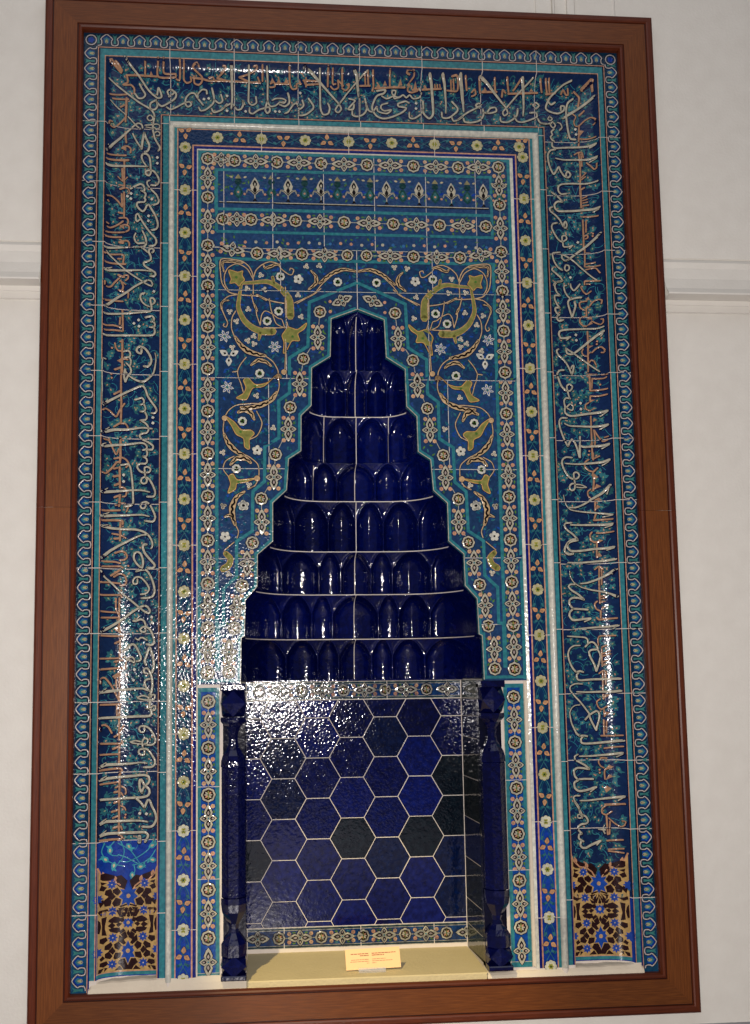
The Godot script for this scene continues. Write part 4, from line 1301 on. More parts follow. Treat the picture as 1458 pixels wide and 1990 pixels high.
func outer_border() -> void:
	zone = "border"
	for side in [0, 2]:
		for k in 56:
			var y := 3.808 - k * 0.0684
			if y < 0.01: break
			var fresh := y < 0.56
			bud(Vector2((-W + 0.0575) if side == 0 else (W - 0.0575), y), Vector2.LEFT if side == 0 else Vector2.RIGHT, 0.0684, fresh)
	for k in 32:
		bud(Vector2(-1.058 + k * 0.0683, H - 0.0585), Vector2(0, 1), 0.0683, false)
	for side in [-1.0, 1.0]:
		var c := Vector2(side * (W - 0.03), H - 0.032)
		ring(c, 0.024, 0.0045, 1.6, Color8(190, 180, 176), 14)
		ring(c, 0.027, 0.009, 0.6, black, 14)
		lobed(c, 0.014, 5, 0.3, 1.0, royal)

# ---------------------------------------------------------------- the flower border
func daisy(c: Vector2, fresh := true) -> void:
	var w := Color8(214, 210, 180) if fresh else Color8(190, 182, 140)
	for k in 8: disc(c + Vector2.from_angle(TAU * k / 8.0) * 0.0165, 0.0105, 1.0, ink_navy, 7)
	for k in 8: disc(c + Vector2.from_angle(TAU * k / 8.0) * 0.0165, 0.0088, 1.6 + 0.05 * k, w, 8)
	disc(c, 0.0155, 2.4, w, 10)
	lobed(c, 0.012, 6, 0.4, 2.9, Color8(170, 156, 66))
	for k in 5: lens(c, Vector2.from_angle(TAU * k / 5.0 + 0.3), 0.009, 0.004, 3.4, leaf_green)
	disc(c, 0.003, 3.8, brown, 5)

func trefoil(c: Vector2, turn: float) -> void:
	for k in 3:
		var d := Vector2.from_angle(turn + TAU * k / 3.0)
		lens(c + d * 0.004, d, 0.030, 0.023, 1.0, ink_navy, 0.4)
		lens(c + d * 0.005, d, 0.027, 0.019, 1.6, Color8(206, 152, 106), 0.4)
		lens(c + d * 0.011, d, 0.012, 0.007, 2.2, ochre, 0.4)

func flower_border() -> void:
	zone = "flower"
	for side in [0, 2]:
		var x := -0.7285 if side == 0 else 0.7145
		for k in 19:
			var y := 3.405 - k * 0.1873
			if y < 0.0: break
			daisy(Vector2(x, y), y < 0.7)
			var up := Vector2(x, y - 0.1873)
			for s in [-1.0, 1.0]:
				ribbon(smooth(PackedVector2Array([Vector2(x + s * 0.006, y - 0.02), Vector2(x + s * 0.021, y - 0.06), Vector2(x - s * 0.010, y - 0.11), Vector2(x + s * 0.016, y - 0.165)])), 0.0032, 0.0024, 0.3, teal, 0.0, false, false)
				ribbon(smooth(PackedVector2Array([Vector2(x, y - 0.025), Vector2(x + s * 0.012, y - 0.05), Vector2(x + s * 0.004, y - 0.09)])), 0.0026, 0.002, 0.3, teal_deep, 0.0, false, false)
				lens(Vector2(x + s * 0.012, y - 0.055), Vector2(s * 0.6, -0.8), 0.022, 0.011, 0.5, teal)
				lens(Vector2(x + s * 0.014, y - 0.14), Vector2(s * 0.7, 0.7), 0.018, 0.010, 0.5, teal_deep)
				lens(Vector2(x - s * 0.004, y - 0.125), Vector2(-s * 0.8, -0.5), 0.022, 0.011, 0.5, teal)
			trefoil(Vector2(x, y - 0.0935), 0.4 + (PI / 3.0 if k % 2 else 0.0))
	var y0 := H - 0.4485
	for k in 8:
		var x := -0.594 + k * 0.185
		daisy(Vector2(x, y0), false)
		if k < 7:
			trefoil(Vector2(x + 0.0925, y0), PI / 2.0 + (PI if k % 2 else 0.0))
			for s in [-1.0, 1.0]:
				ribbon(smooth(PackedVector2Array([Vector2(x + 0.02, y0 + s * 0.006), Vector2(x + 0.06, y0 + s * 0.02), Vector2(x + 0.11, y0 - s * 0.012), Vector2(x + 0.165, y0 + s * 0.014)])), 0.003, 0.0024, 0.3, teal, 0.0, false, false)
				lens(Vector2(x + 0.05, y0 + s * 0.01), Vector2(0.7, s * 0.7), 0.02, 0.011, 0.5, teal)
				lens(Vector2(x + 0.135, y0 + s * 0.008), Vector2(-0.5, s * 0.8), 0.02, 0.011, 0.5, teal_deep)
	for c in [Vector2(-0.7285, y0 + 0.02), Vector2(0.7145, y0 + 0.02)]:
		trefoil(c, 0.6)

# ---------------------------------------------------------------- inner panel
func mirrored(p: PackedVector2Array) -> PackedVector2Array:
	var q := PackedVector2Array()
	for k in p: q.append(Vector2(2.0 * AX - k.x, k.y))
	return q

func both(q: Array) -> Array:
	var p := path_of(q)
	return [p, mirrored(p)]

func stem(w: int, q: Array) -> void:
	for p in both(q):
		var s := smooth(p)
		ribbon(s, w * 0.0001 + 0.004, w * 0.0001 + 0.004, 1.0, ink_navy, 0.0, false, false)
		ribbon(s, w * 0.0001, w * 0.0001, 2.2, Color8(204, 172, 132), 0.35)

func half_palmette(w0: int, w1: int, q: Array) -> void:
	for p in both(q):
		var s := smooth(p)
		var a := w0 * 0.0001
		var b := w1 * 0.0001
		ribbon(s, a + 0.005, b * 0.5 + 0.005, 1.1, ink_navy, 0.0, false, true, maxf(a, b) + 0.006)
		ribbon(s, a, b * 0.5, 2.3, Color8(204, 172, 128), 0.3, false, true, maxf(a, b))
		# the dark, wavy heart
		var h := PackedVector2Array()
		for i in s.size():
			var d := (s[mini(i + 1, s.size() - 1)] - s[maxi(i - 1, 0)]).normalized()
			h.append(s[i] + Vector2(-d.y, d.x) * sin(i * 1.5) * maxf(a, b) * 0.14)
		if h.size() > 4: ribbon(h.slice(1, h.size() - 1), a * 0.3, b * 0.25, 2.9, black, 0.0, false, false, maxf(a, b) * 0.36)

func olive_ribbon(w0: int, w1: int, q: Array) -> void:
	for p in both(q):
		var s := smooth(p)
		ribbon(s, w0 * 0.0001 + 0.005, w1 * 0.0001 + 0.005, 1.2, Color8(206, 160, 96), 0.0)
		ribbon(s, w0 * 0.0001, w1 * 0.0001, 2.4, olive, 0.3)

func olive_leaf(q: Array) -> void:
	for p: PackedVector2Array in both(q):
		var s := smooth(p, 0.006, true)
		ribbon(s, 0.008, 0.008, 1.3, ink_navy, 0.0, true)
		poly(s, 2.4, olive)
		ribbon(s, 0.0036, 0.0036, 2.9, Color8(206, 160, 96), 0.3, true)
		var m := Vector2.ZERO
		for k in s: m += k
		m /= s.size()
		lobed(m, 0.006, 5, 0.3, 3.0, leaf_green)

func bead(r: int, q: Array) -> void:
	for p in both(q):
		disc(p[0], r * 0.0001 + 0.002, 2.6, ink_navy, 10)
		disc(p[0], r * 0.0001, 3.2, Color8(200, 164, 120), 10, 0.3)

func blossom(kind: int, q: Array) -> void:
	for p: PackedVector2Array in both(q):
		for c in p:
			var turn := rng.randf() * TAU
			match kind:
				1:
					lobed(c, 0.0225, 8, 0.2, 1.2, ink_navy, turn)
					lobed(c, 0.0195, 8, 0.16, 2.0, white, turn, 0.2)
					lobed(c, 0.0105, 3, 0.35, 2.7, black, turn)
					for k in 3: disc(c + Vector2.from_angle(turn + PI / 3.0 + TAU * k / 3.0) * 0.0065, 0.0034, 3.3, leaf_green, 6)
				2:
					for k in 5: disc(c + Vector2.from_angle(turn + TAU * k / 5.0) * 0.013, 0.0105, 1.2, ink_navy, 8)
					for k in 5: disc(c + Vector2.from_angle(turn + TAU * k / 5.0) * 0.013, 0.0088, 2.0, white, 8)
					disc(c, 0.010, 2.2, white, 8)
					disc(c, 0.0048, 2.8, black, 7)
				3:
					for k in 3:
						var d := Vector2.from_angle(turn + TAU * k / 3.0)
						disc(c + d * 0.0072, 0.0078, 1.2, ink_navy, 7)
						disc(c + d * 0.0072, 0.0064, 2.0, Color8(214, 204, 180), 7)
						disc(c + d * 0.0072, 0.0022, 2.6, Color8(120, 90, 80), 5)
				4:
					for k in 6:
						var d := Vector2.from_angle(turn + TAU * k / 6.0)
						lens(c + d * 0.004, d, 0.024, 0.012, 1.9, white, 0.55)
						lens(c + d * 0.009, d, 0.013, 0.005, 2.5, royal, 0.55)
					disc(c, 0.005, 2.6, teal, 6)
				5:
					for k in 3:
						var d := Vector2.from_angle(0.5 + TAU * k / 3.0)
						lens(c + d * 0.005, d, 0.040, 0.026, 1.9, white, 0.45)
						lens(c + d * 0.014, d, 0.013, 0.009, 2.5, black, 0.5)
					disc(c, 0.005, 2.6, cream, 6)

func spandrel() -> void:
	zone = "panel"
	stem(47, [-447, 2773, -448, 2852, -464, 2891, -490, 2912, -519, 2919, -580, 2920, -582, 2856, -574, 2813, -548, 2780, -511, 2770, -462, 2766, -421, 2764, -386, 2749, -357, 2741, -317, 2735])
	stem(41, [-450, 2842, -470, 2879, -496, 2897, -519, 2902, -551, 2884, -566, 2850, -564, 2813, -548, 2786])
	half_palmette(64, 117, [-569, 2868, -573, 2908, -534, 2911, -490, 2906])
	stem(44, [-446, 2843, -435, 2876, -409, 2901, -377, 2914, -345, 2906, -330, 2884, -298, 2860, -284, 2861, -278, 2882, -292, 2888, -295, 2879])
	half_palmette(87, 140, [-339, 2903, -357, 2902, -374, 2894, -397, 2886, -403, 2898])
	stem(44, [-511, 2770, -548, 2762, -571, 2743, -582, 2722, -574, 2698, -563, 2671, -553, 2647, -560, 2629, -571, 2635, -568, 2644])
	half_palmette(70, 99, [-577, 2704, -580, 2725, -569, 2741, -548, 2744])
	olive_ribbon(70, 280, [-496, 2819, -444, 2823, -392, 2828, -354, 2814, -322, 2787, -299, 2757, -294, 2726, -294, 2681])
	olive_ribbon(58, 87, [-360, 2820, -366, 2847])
	olive_ribbon(58, 280, [-496, 2814, -505, 2760, -508, 2711, -485, 2660, -450, 2628, -410, 2613, -367, 2614])
	olive_ribbon(117, 47, [-419, 2607, -425, 2577])
	olive_leaf([-548, 2874, -511, 2866, -490, 2872, -493, 2854, -483, 2833, -496, 2820, -506, 2805, -522, 2820, -544, 2817, -538, 2835])
	olive_leaf([-303, 2633, -265, 2624, -227, 2652, -236, 2627, -263, 2606, -257, 2576, -289, 2573, -313, 2527, -324, 2521, -321, 2566, -329, 2596, -318, 2614])
	stem(44, [-313, 2805, -314, 2732, -312, 2672, -303, 2633])
	stem(41, [-312, 2632, -352, 2629, -404, 2630])
	stem(38, [-315, 2581, -315, 2521, -318, 2444])
	bead(117, [-322, 2441])
	stem(41, [-265, 2736, -229, 2758, -194, 2777, -165, 2802])
	stem(41, [-456, 2772, -447, 2736, -436, 2706, -433, 2682, -419, 2640])
	stem(38, [-419, 2640, -413, 2682, -398, 2701, -369, 2689, -346, 2671, -329, 2665, -318, 2632])
	stem(38, [-381, 2755, -375, 2713, -366, 2683, -352, 2647, -318, 2629])
	half_palmette(70, 87, [-433, 2770, -415, 2761, -392, 2746])
	half_palmette(70, 105, [-444, 2730, -436, 2712, -430, 2700])
	stem(44, [-520, 2699, -535, 2669, -537, 2624, -523, 2585, -500, 2552, -451, 2526, -405, 2511, -368, 2485, -348, 2450, -345, 2426])
	half_palmette(117, 245, [-523, 2588, -500, 2554, -471, 2529, -439, 2517, -399, 2509])
	half_palmette(87, 175, [-457, 2469, -428, 2490, -394, 2482, -376, 2467])
	stem(41, [-477, 2502, -500, 2472, -513, 2442, -508, 2412, -500, 2392, -490, 2354])
	stem(41, [-534, 2439, -514, 2442])
	bead(128, [-345, 2421])
	blossom(1, [-334, 2851, -342, 2701, -390, 2658, -422, 2434])
	blossom(2, [-259, 2841])
	blossom(3, [-415, 2855, -473, 2796, -401, 2793, -468, 2707, -545, 2696, -517, 2655, -261, 2772, -249, 2679, -534, 2543])
	blossom(4, [-566, 2590, -359, 2548])
	blossom(3, [-471, 2573, -446, 2592, -445, 2559])
	blossom(5, [-548, 2507])
	stem(40, [-276, 2738, -197, 2778, -161, 2820, -121, 2858, -86, 2884, -10, 2878])
	half_palmette(79, 178, [-10, 2879, -71, 2887, -126, 2863, -171, 2825])
	half_palmette(59, 168, [-206, 2879, -186, 2856, -186, 2825, -216, 2798])
	blossom(3, [-171, 2901, -225, 2897])
	blossom(1, [-94, 2832])
	stem(40, [-345, 2421, -343, 2375, -363, 2325, -397, 2305, -450, 2307, -518, 2299, -552, 2274, -567, 2244])
	half_palmette(109, 228, [-353, 2355, -387, 2315, -446, 2292, -499, 2289])
	half_palmette(99, 218, [-446, 2240, -460, 2269, -485, 2279, -511, 2269])
	olive_leaf([-357, 2426, -406, 2380, -450, 2372, -470, 2334, -480, 2322, -518, 2329, -489, 2349, -479, 2374, -489, 2404, -470, 2415, -440, 2387, -392, 2395])
	bead(129, [-345, 2420])
	bead(119, [-566, 2244])
	olive_leaf([-562, 2251, -528, 2229, -499, 2197, -461, 2195, -446, 2180, -466, 2155, -466, 2116, -485, 2125, -490, 2160, -519, 2177, -538, 2212])
	stem(40, [-436, 2275, -414, 2225, -432, 2175, -466, 2155])
	stem(40, [-569, 2234, -572, 2189, -557, 2140, -519, 2106, -471, 2086, -432, 2052, -428, 2003, -442, 1968, -471, 1949])
	half_palmette(99, 228, [-569, 2179, -552, 2140, -519, 2106, -485, 2088])
	half_palmette(99, 218, [-543, 2051, -519, 2076, -480, 2076, -461, 2059])
	stem(40, [-528, 2086, -562, 2066, -572, 2032, -548, 1997])
	olive_leaf([-442, 1995, -486, 1978, -517, 1973, -524, 1949, -553, 1934, -543, 1971, -550, 2002, -533, 2012, -514, 1988])
	bead(124, [-435, 1994])
	blossom(1, [-494, 2232, -519, 2034])
	blossom(4, [-555, 2374])
	blossom(3, [-436, 2340, -368, 2205, -574, 2101, -469, 1968, -572, 1880])
	blossom(2, [-434, 2111, -493, 1883])
	half_palmette(95, 259, [-487, 1939, -520, 1914, -537, 1871, -533, 1833, -525, 1804])
	stem(39, [-521, 1799, -511, 1774, -517, 1749])
	half_palmette(61, 147, [-567, 1835, -546, 1842, -529, 1829])
	stem(39, [-474, 1950, -441, 1965])
	stem(39, [-569, 1698, -529, 1732])
	olive_ribbon(173, 233, [-563, 1686, -544, 1665, -551, 1639, -573, 1623])
	blossom(2, [-489, 1882, -565, 1755])
	blossom(3, [-573, 1880, -551, 1602])

func line_strip(p: Array, w: float, col: Color, layer := 0.4) -> void:
	# a painted line with mitred corners
	for i in p.size() - 1:
		var a: Vector2 = p[i]
		var b: Vector2 = p[i + 1]
		var d := (b - a).normalized()
		var n := Vector2(-d.y, d.x) * w * 0.5
		var na := n
		var nb := n
		if i > 0:
			var d0: Vector2 = (a - p[i - 1]).normalized()
			var h := (Vector2(-d0.y, d0.x) + Vector2(-d.y, d.x)).normalized()
			na = h * w * 0.5 / maxf(0.4, h.dot(Vector2(-d.y, d.x)))
		if i + 2 < p.size():
			var d2: Vector2 = (p[i + 2] - b).normalized()
			var h := (Vector2(-d2.y, d2.x) + Vector2(-d.y, d.x)).normalized()
			nb = h * w * 0.5 / maxf(0.4, h.dot(Vector2(-d.y, d.x)))
		var m := maxi(1, int(a.distance_to(b) / 0.03))
		for k in m:
			var t0 := float(k) / m
			var t1 := float(k + 1) / m
			quad2(a.lerp(b, t0) + na.lerp(nb, t0), a.lerp(b, t1) + na.lerp(nb, t1), a.lerp(b, t1) - na.lerp(nb, t1), a.lerp(b, t0) - na.lerp(nb, t0), layer, col)

# the stepped mouth of the niche: half widths and heights from the point of the arch down
var STEP := [[0.0, 2.715], [0.110, 2.672], [0.116, 2.510], [0.194, 2.460], [0.1975, 2.300], [0.2395, 2.258], [0.2415, 2.109], [0.293, 2.075], [0.302, 1.946], [0.359, 1.893], [0.360, 1.735], [0.422, 1.681], [0.424, 1.551], [0.472, 1.496], [0.476, 1.351], [0.489, 1.345], [0.492, 1.165]]
var OUTER := [[0.0, 2.831], [0.202, 2.742], [0.210, 2.552], [0.287, 2.502], [0.288, 2.354], [0.332, 2.320], [0.333, 2.164], [0.391, 2.127], [0.393, 1.982], [0.440, 1.941], [0.444, 1.777], [0.507, 1.735], [0.508, 1.592], [0.560, 1.543], [0.560, 1.396], [0.580, 1.394], [0.580, 1.214]]

func mouth_half(y: float) -> float:
	for i in STEP.size() - 1:
		if y <= STEP[i][1] and y >= STEP[i + 1][1]:
			return lerpf(STEP[i][0], STEP[i + 1][0], (STEP[i][1] - y) / maxf(1e-6, STEP[i][1] - STEP[i + 1][1]))
	return STEP[-1][0]

func step_line(a: Array, side: float, inset := 0.0) -> Array:
	var p := []
	for k in a: p.append(Vector2(AX + side * (k[0] + inset), k[1] + inset * 0.6))
	return p

func inner_panel() -> void:
	zones["panel"] = []
	var xl := -W + EL[-1]
	var xr := W - ER[-1]
	var top := H - ET[-1] - 0.001
	var hole := PackedVector2Array()
	for k in range(STEP.size() - 1, -1, -1): hole.append(Vector2(AX - STEP[k][0], STEP[k][1]))
	for k in range(1, STEP.size()): hole.append(Vector2(AX + STEP[k][0], STEP[k][1]))
	hole.append(Vector2(AX + 0.492, 1.0)); hole.append(Vector2(AX - 0.492, 1.0))
	var rows := [[top, 2.972, [-0.568, -0.364, -0.148, 0.068, 0.289, 0.505]], [2.972, 2.790, [-0.333, AX, 0.309]], [2.790, 2.415, [-0.311, AX, 0.287]], [2.415, 2.035, [-0.386, AX, 0.362]], [2.035, 1.665, [AX]], [1.665, 1.390, [AX]], [1.390, 1.160, [AX]]]
	for row in rows:
		var xs: Array = [xl] + row[2] + [xr]
		for i in xs.size() - 1:
			var a: float = xs[i] + (GAP if i else 0.0005)
			var b: float = xs[i + 1] - (GAP if i + 2 < xs.size() else 0.0005)
			var rect := PackedVector2Array([Vector2(a, row[1] + GAP), Vector2(b, row[1] + GAP), Vector2(b, row[0] - GAP), Vector2(a, row[0] - GAP)])
			var pieces := Geometry2D.clip_polygons(rect, hole)
			if pieces.is_empty(): continue
			var t := new_tile(["panel"], a, b, row[1] + GAP, row[0] - GAP, 0.6)
			var s := Soup.new()
			var col := shade(Color8(42, 68, 104), rng.randf_range(0.92, 1.08))
			for q in pieces:
				if Geometry2D.is_polygon_clockwise(q) and pieces.size() > 1 and absf(q[0].x - q[1].x) < 1e-5 and q.size() < 3: continue
				var ix := Geometry2D.triangulate_polygon(q)
				for k in range(0, ix.size(), 3):
					var v := []
					for m in 3: v.append(Vector3(q[ix[k + m]].x, q[ix[k + m]].y, PANEL + lift(t, q[ix[k + m]].x, q[ix[k + m]].y)))
					s.tri(v[0], v[1], v[2], col, Vector3.BACK)
				# the thickness of the tile, seen at joints and round the mouth of the niche
				for k in q.size():
					var e: Vector2 = q[k]
					var f: Vector2 = q[(k + 1) % q.size()]
					var ze := PANEL + lift(t, e.x, e.y)
					var zf := PANEL + lift(t, f.x, f.y)
					s.quad(Vector3(e.x, e.y, ze), Vector3(f.x, f.y, zf), Vector3(f.x, f.y, PANEL - 0.022), Vector3(e.x, e.y, PANEL - 0.022), turquoise)
			t.node = put("panel_tile", s.mesh(), M["glaze"], niche)
	# narrow strips of tile outside the columns
	zones["strip"] = []
	for side in [0, 1]:
		var a := -0.6790 if side == 0 else 0.5560
		var b := -0.5870 if side == 0 else 0.6440
		var ys := [1.150, 0.762, 0.408, 0.034]
		for k in 3:
			var t := new_tile(["strip"], a, b, ys[k + 1] + (GAP if k < 2 else 0.0), ys[k] - GAP, 0.5)
			var s := Soup.new()
			var col := Color8(24, 74, 150)
			var z := PANEL
			var y0 := t.r.position.y
			var y1 := t.r.end.y
			var xs := [a, a + 0.0025, a + 0.0175, b - 0.0175, b - 0.0025, b]
			var cs := [cream, turquoise, col, turquoise, cream]
			for i in 5: s.quad(Vector3(xs[i], y0, z), Vector3(xs[i + 1], y0, z), Vector3(xs[i + 1], y1, z), Vector3(xs[i], y1, z), cs[i], Vector3.BACK)
			t.node = put("strip_tile", s.mesh(), M["new_glaze"], niche)
			zone = "strip"
			if k == 0: quad2(Vector2(a + 0.003, y1 - 0.016), Vector2(b - 0.003, y1 - 0.016), Vector2(b - 0.003, y1), Vector2(a + 0.003, y1), 0.3, turquoise)
			if k == 2:
				quad2(Vector2(a + 0.003, y0), Vector2(b - 0.003, y0), Vector2(b - 0.003, y0 + 0.020), Vector2(a + 0.003, y0 + 0.020), 0.3, turquoise)
				quad2(Vector2(a, y0 + 0.020), Vector2(b, y0 + 0.020), Vector2(b, y0 + 0.0225), Vector2(a, y0 + 0.0225), 0.5, cream)
	zone = "strip"
	for side in [0, 1]:
		var x := -0.6325 if side == 0 else 0.6000
		var pts := []
		for k in 6: pts.append(Vector2(x, 1.094 - 0.1815 * k))
		strip_line(pts, 0.030)
		quatrefoil(Vector2(x, 0.096), Vector2.DOWN * -1.0)
	# white fillet between the strips and the flower border, and the plaster above the strips
	for side in [0, 1]:
		var s := Soup.new()
		if side == 0: s.box(Vector3(xl - 0.0002, 0.034, -0.02), Vector3(-0.6795, 1.158, -0.003), 0.0015)
		else: s.box(Vector3(0.6445, 0.034, -0.02), Vector3(xr + 0.0002, 1.158, -0.003), 0.002)
		put("white_fillet", s.mesh(), M["plaster"], niche)

func panel_painting() -> void:
	zone = "panel"
	var xl := -W + EL[-1]
	var xr := W - ER[-1]
	# turquoise borders of the strips
	var w := 0.0135
	line_strip([Vector2(xl + 0.007, 1.166), Vector2(xl + 0.007, 3.389), Vector2(xr - 0.007, 3.389), Vector2(xr - 0.007, 1.166)], w, turquoise)
	for k in [1.176]:
		line_strip([Vector2(xl + 0.001, k), Vector2(AX - 0.495, k)], 0.012, turquoise, 0.5)
		line_strip([Vector2(AX + 0.495, k), Vector2(xr - 0.001, k)], 0.012, turquoise, 0.5)
	var il := -0.5985
	var ir := 0.5720
	line_strip([Vector2(il, 1.214), Vector2(il, 2.9235), Vector2(ir, 2.9235), Vector2(ir, 1.214)], w, turquoise)
	# upper panel: two strips with the palmette frieze between them
	line_strip([Vector2(il, 3.042), Vector2(il, 3.3125), Vector2(ir, 3.3125), Vector2(ir, 3.042), Vector2(il, 3.042)], 0.012, turquoise)
	line_strip([Vector2(il, 3.1400), Vector2(ir, 3.1400)], 0.013, turquoise, 0.5)
	line_strip([Vector2(il - 0.004, 3.1400), Vector2(il - 0.004, 3.316)], 0.010, turquoise, 0.5)
	line_strip([Vector2(xl, 2.975), Vector2(xr, 2.975)], 0.0, turquoise)
	line_strip([Vector2(il + 0.012, 3.1690), Vector2(ir - 0.012, 3.1690)], 0.006, black, 0.8)
	line_strip([Vector2(il + 0.012, 3.1725), Vector2(ir - 0.012, 3.1725)], 0.0035, cream, 1.2)
	for k in 9:
		var x := -0.438 + 0.1395 * k
		if k < 8: palmette(Vector2(x, 3.178), true)
		palmette(Vector2(x - 0.07, 3.180), false)
	for k in 26:
		var x := il + 0.03 + k * 0.0445
		lobed(Vector2(x, 2.998 + rng.randf_range(-0.004, 0.004)), 0.007, 5, 0.2, 0.8, [salmon, Color8(60, 110, 160), cream][rng.randi() % 3])
	# strips of rosettes
	var col_l := []
	var col_r := []
	for y in [3.3600, 3.1900, 2.9800, 2.8060, 2.6310, 2.4520, 2.2740, 2.0970, 1.9200, 1.7400, 1.5640, 1.3860, 1.2080]:
		col_l.append(Vector2(-0.6350, y)); col_r.append(Vector2(0.6080, y))
	strip_line(col_l, 0.034)
	strip_line(col_r, 0.034)
	strip_line([Vector2(-0.635, 3.360), Vector2(-0.523, 3.3545), Vector2(-0.345, 3.3535), Vector2(-0.158, 3.353), Vector2(0.0385, 3.353), Vector2(0.238, 3.353), Vector2(0.432, 3.353), Vector2(0.608, 3.360)], 0.034, false)
	strip_line([Vector2(-0.573, 3.0965), Vector2(-0.455, 3.0965), Vector2(-0.268, 3.0965), Vector2(-0.063, 3.0945), Vector2(0.146, 3.092), Vector2(0.345, 3.0915), Vector2(0.545, 3.0915)], 0.034)
	strip_line([Vector2(-0.635, 2.980), Vector2(-0.4306, 2.9500), Vector2(-0.2429, 2.9500), Vector2(-0.0520, 2.9500)], 0.030, false)
	strip_line([Vector2(0.0300, 2.9500), Vector2(0.2297, 2.9500), Vector2(0.4292, 2.9500), Vector2(0.608, 2.980)], 0.030, false)
	rosette(Vector2(-0.0520, 2.9500), 0.026); rosette(Vector2(0.0300, 2.9500), 0.026)
	# the stepped strip round the mouth
	for side in [-1.0, 1.0]:
		line_strip(step_line(STEP, side, 0.007), 0.013, turquoise, 0.6)
		line_strip(step_line(STEP, side, 0.0015), 0.003, cream, 0.9)
		line_strip(step_line(OUTER, side), 0.013, turquoise, 0.6)
		var ros := [[0.158, 2.7014], [0.229, 2.4984], [0.2855, 2.2925], [0.3474, 2.0939], [0.4064, 1.9106], [0.4434, 1.7294], [0.4859, 1.5542], [0.5164, 1.3847], [0.5386, 1.2100]]
		var qua := [[0.0646, 2.7520], [0.1688, 2.5911], [0.2457, 2.3911], [0.2944, 2.2005], [0.355, 1.9995], [0.4049, 1.8141], [0.4653, 1.6448], [0.5061, 1.4685], [0.5382, 1.2894]]
		for i in ros.size():
			var p := Vector2(AX + side * ros[i][0], ros[i][1])
			rosette(p, 0.027)
			var q := Vector2(AX + side * qua[i][0], qua[i][1])
			if i == 0:
				quatrefoil(q, Vector2(side, -0.45).normalized(), 0.048, 0.028)
				for e in [-1.0, 1.0]: lobed(Vector2(AX + side * 0.115, 2.725 + e * 0.022), 0.007, 6, 0.15, 1.0, salmon)
			else:
				var o := Vector2(AX + side * ros[i - 1][0], ros[i - 1][1])
				strip_link(o, p, 0.032, Vector2.ZERO, q)
	for k in 3400:
		var p := Vector2(rng.randf_range(xl + 0.015, xr - 0.015), rng.randf_range(1.19, 3.385))
		var dx := absf(p.x - AX)
		var in_strip: bool = p.x < il - 0.008 or p.x > ir + 0.008 or p.y > 3.316 or (p.y > 3.060 and p.y < 3.132) or (p.y > 2.930 and p.y < 2.966) or (p.y > 3.18 and p.y < 3.30) or (p.y > 2.98 and p.y < 3.03)
		if not in_strip and p.y < 2.83:
			var oh := 0.0
			for i in OUTER.size() - 1:
				if p.y <= OUTER[i][1] and p.y >= OUTER[i + 1][1]: oh = lerpf(OUTER[i][0], OUTER[i + 1][0], (OUTER[i][1] - p.y) / maxf(1e-6, OUTER[i][1] - OUTER[i + 1][1]))
			in_strip = dx < oh - 0.008 and dx > mouth_half(minf(p.y, 2.714)) + 0.014
			if p.y > 2.70: in_strip = dx < oh - 0.008
		if not in_strip: continue
		lens(p, Vector2.from_angle(rng.randf() * TAU), 0.017, 0.008, 0.15, [teal, leaf_green, teal_deep, Color8(46, 74, 130)][rng.randi() % 4])
	spandrel()
	# small blue and teal leaves that fill the ground of the spandrels
	var ground_l := PackedVector2Array([Vector2(il + 0.008, 2.915)])
	for k in OUTER: ground_l.append(Vector2(AX - k[0] - 0.008, k[1] + 0.006))
	ground_l[1] = Vector2(AX, 2.915)
	ground_l.insert(2, Vector2(AX, 2.840))
	ground_l.append(Vector2(il + 0.008, 1.22))
	for k in 2300:
		var c := Vector2(rng.randf_range(il, AX), rng.randf_range(1.22, 2.915))
		if not Geometry2D.is_point_in_polygon(c, ground_l): continue
		for side in 2:
			var p := c if side == 0 else Vector2(2.0 * AX - c.x, c.y)
			var d := Vector2.from_angle(rng.randf() * TAU)
			var col: Color = [teal_deep, teal, Color8(36, 76, 150), teal_deep][rng.randi() % 4]
			if k % 3 == 0:
				ribbon(PackedVector2Array([p, p + d * 0.012, p + d.rotated(0.5) * 0.024]), 0.003, 0.0016, 0.1, col, 0.0, false, false)
			else:
				lens(p, d, 0.020, 0.009, 0.15, col)
				if k % 9 == 0: disc(p + d * 0.008, 0.003, 0.7, salmon, 5)

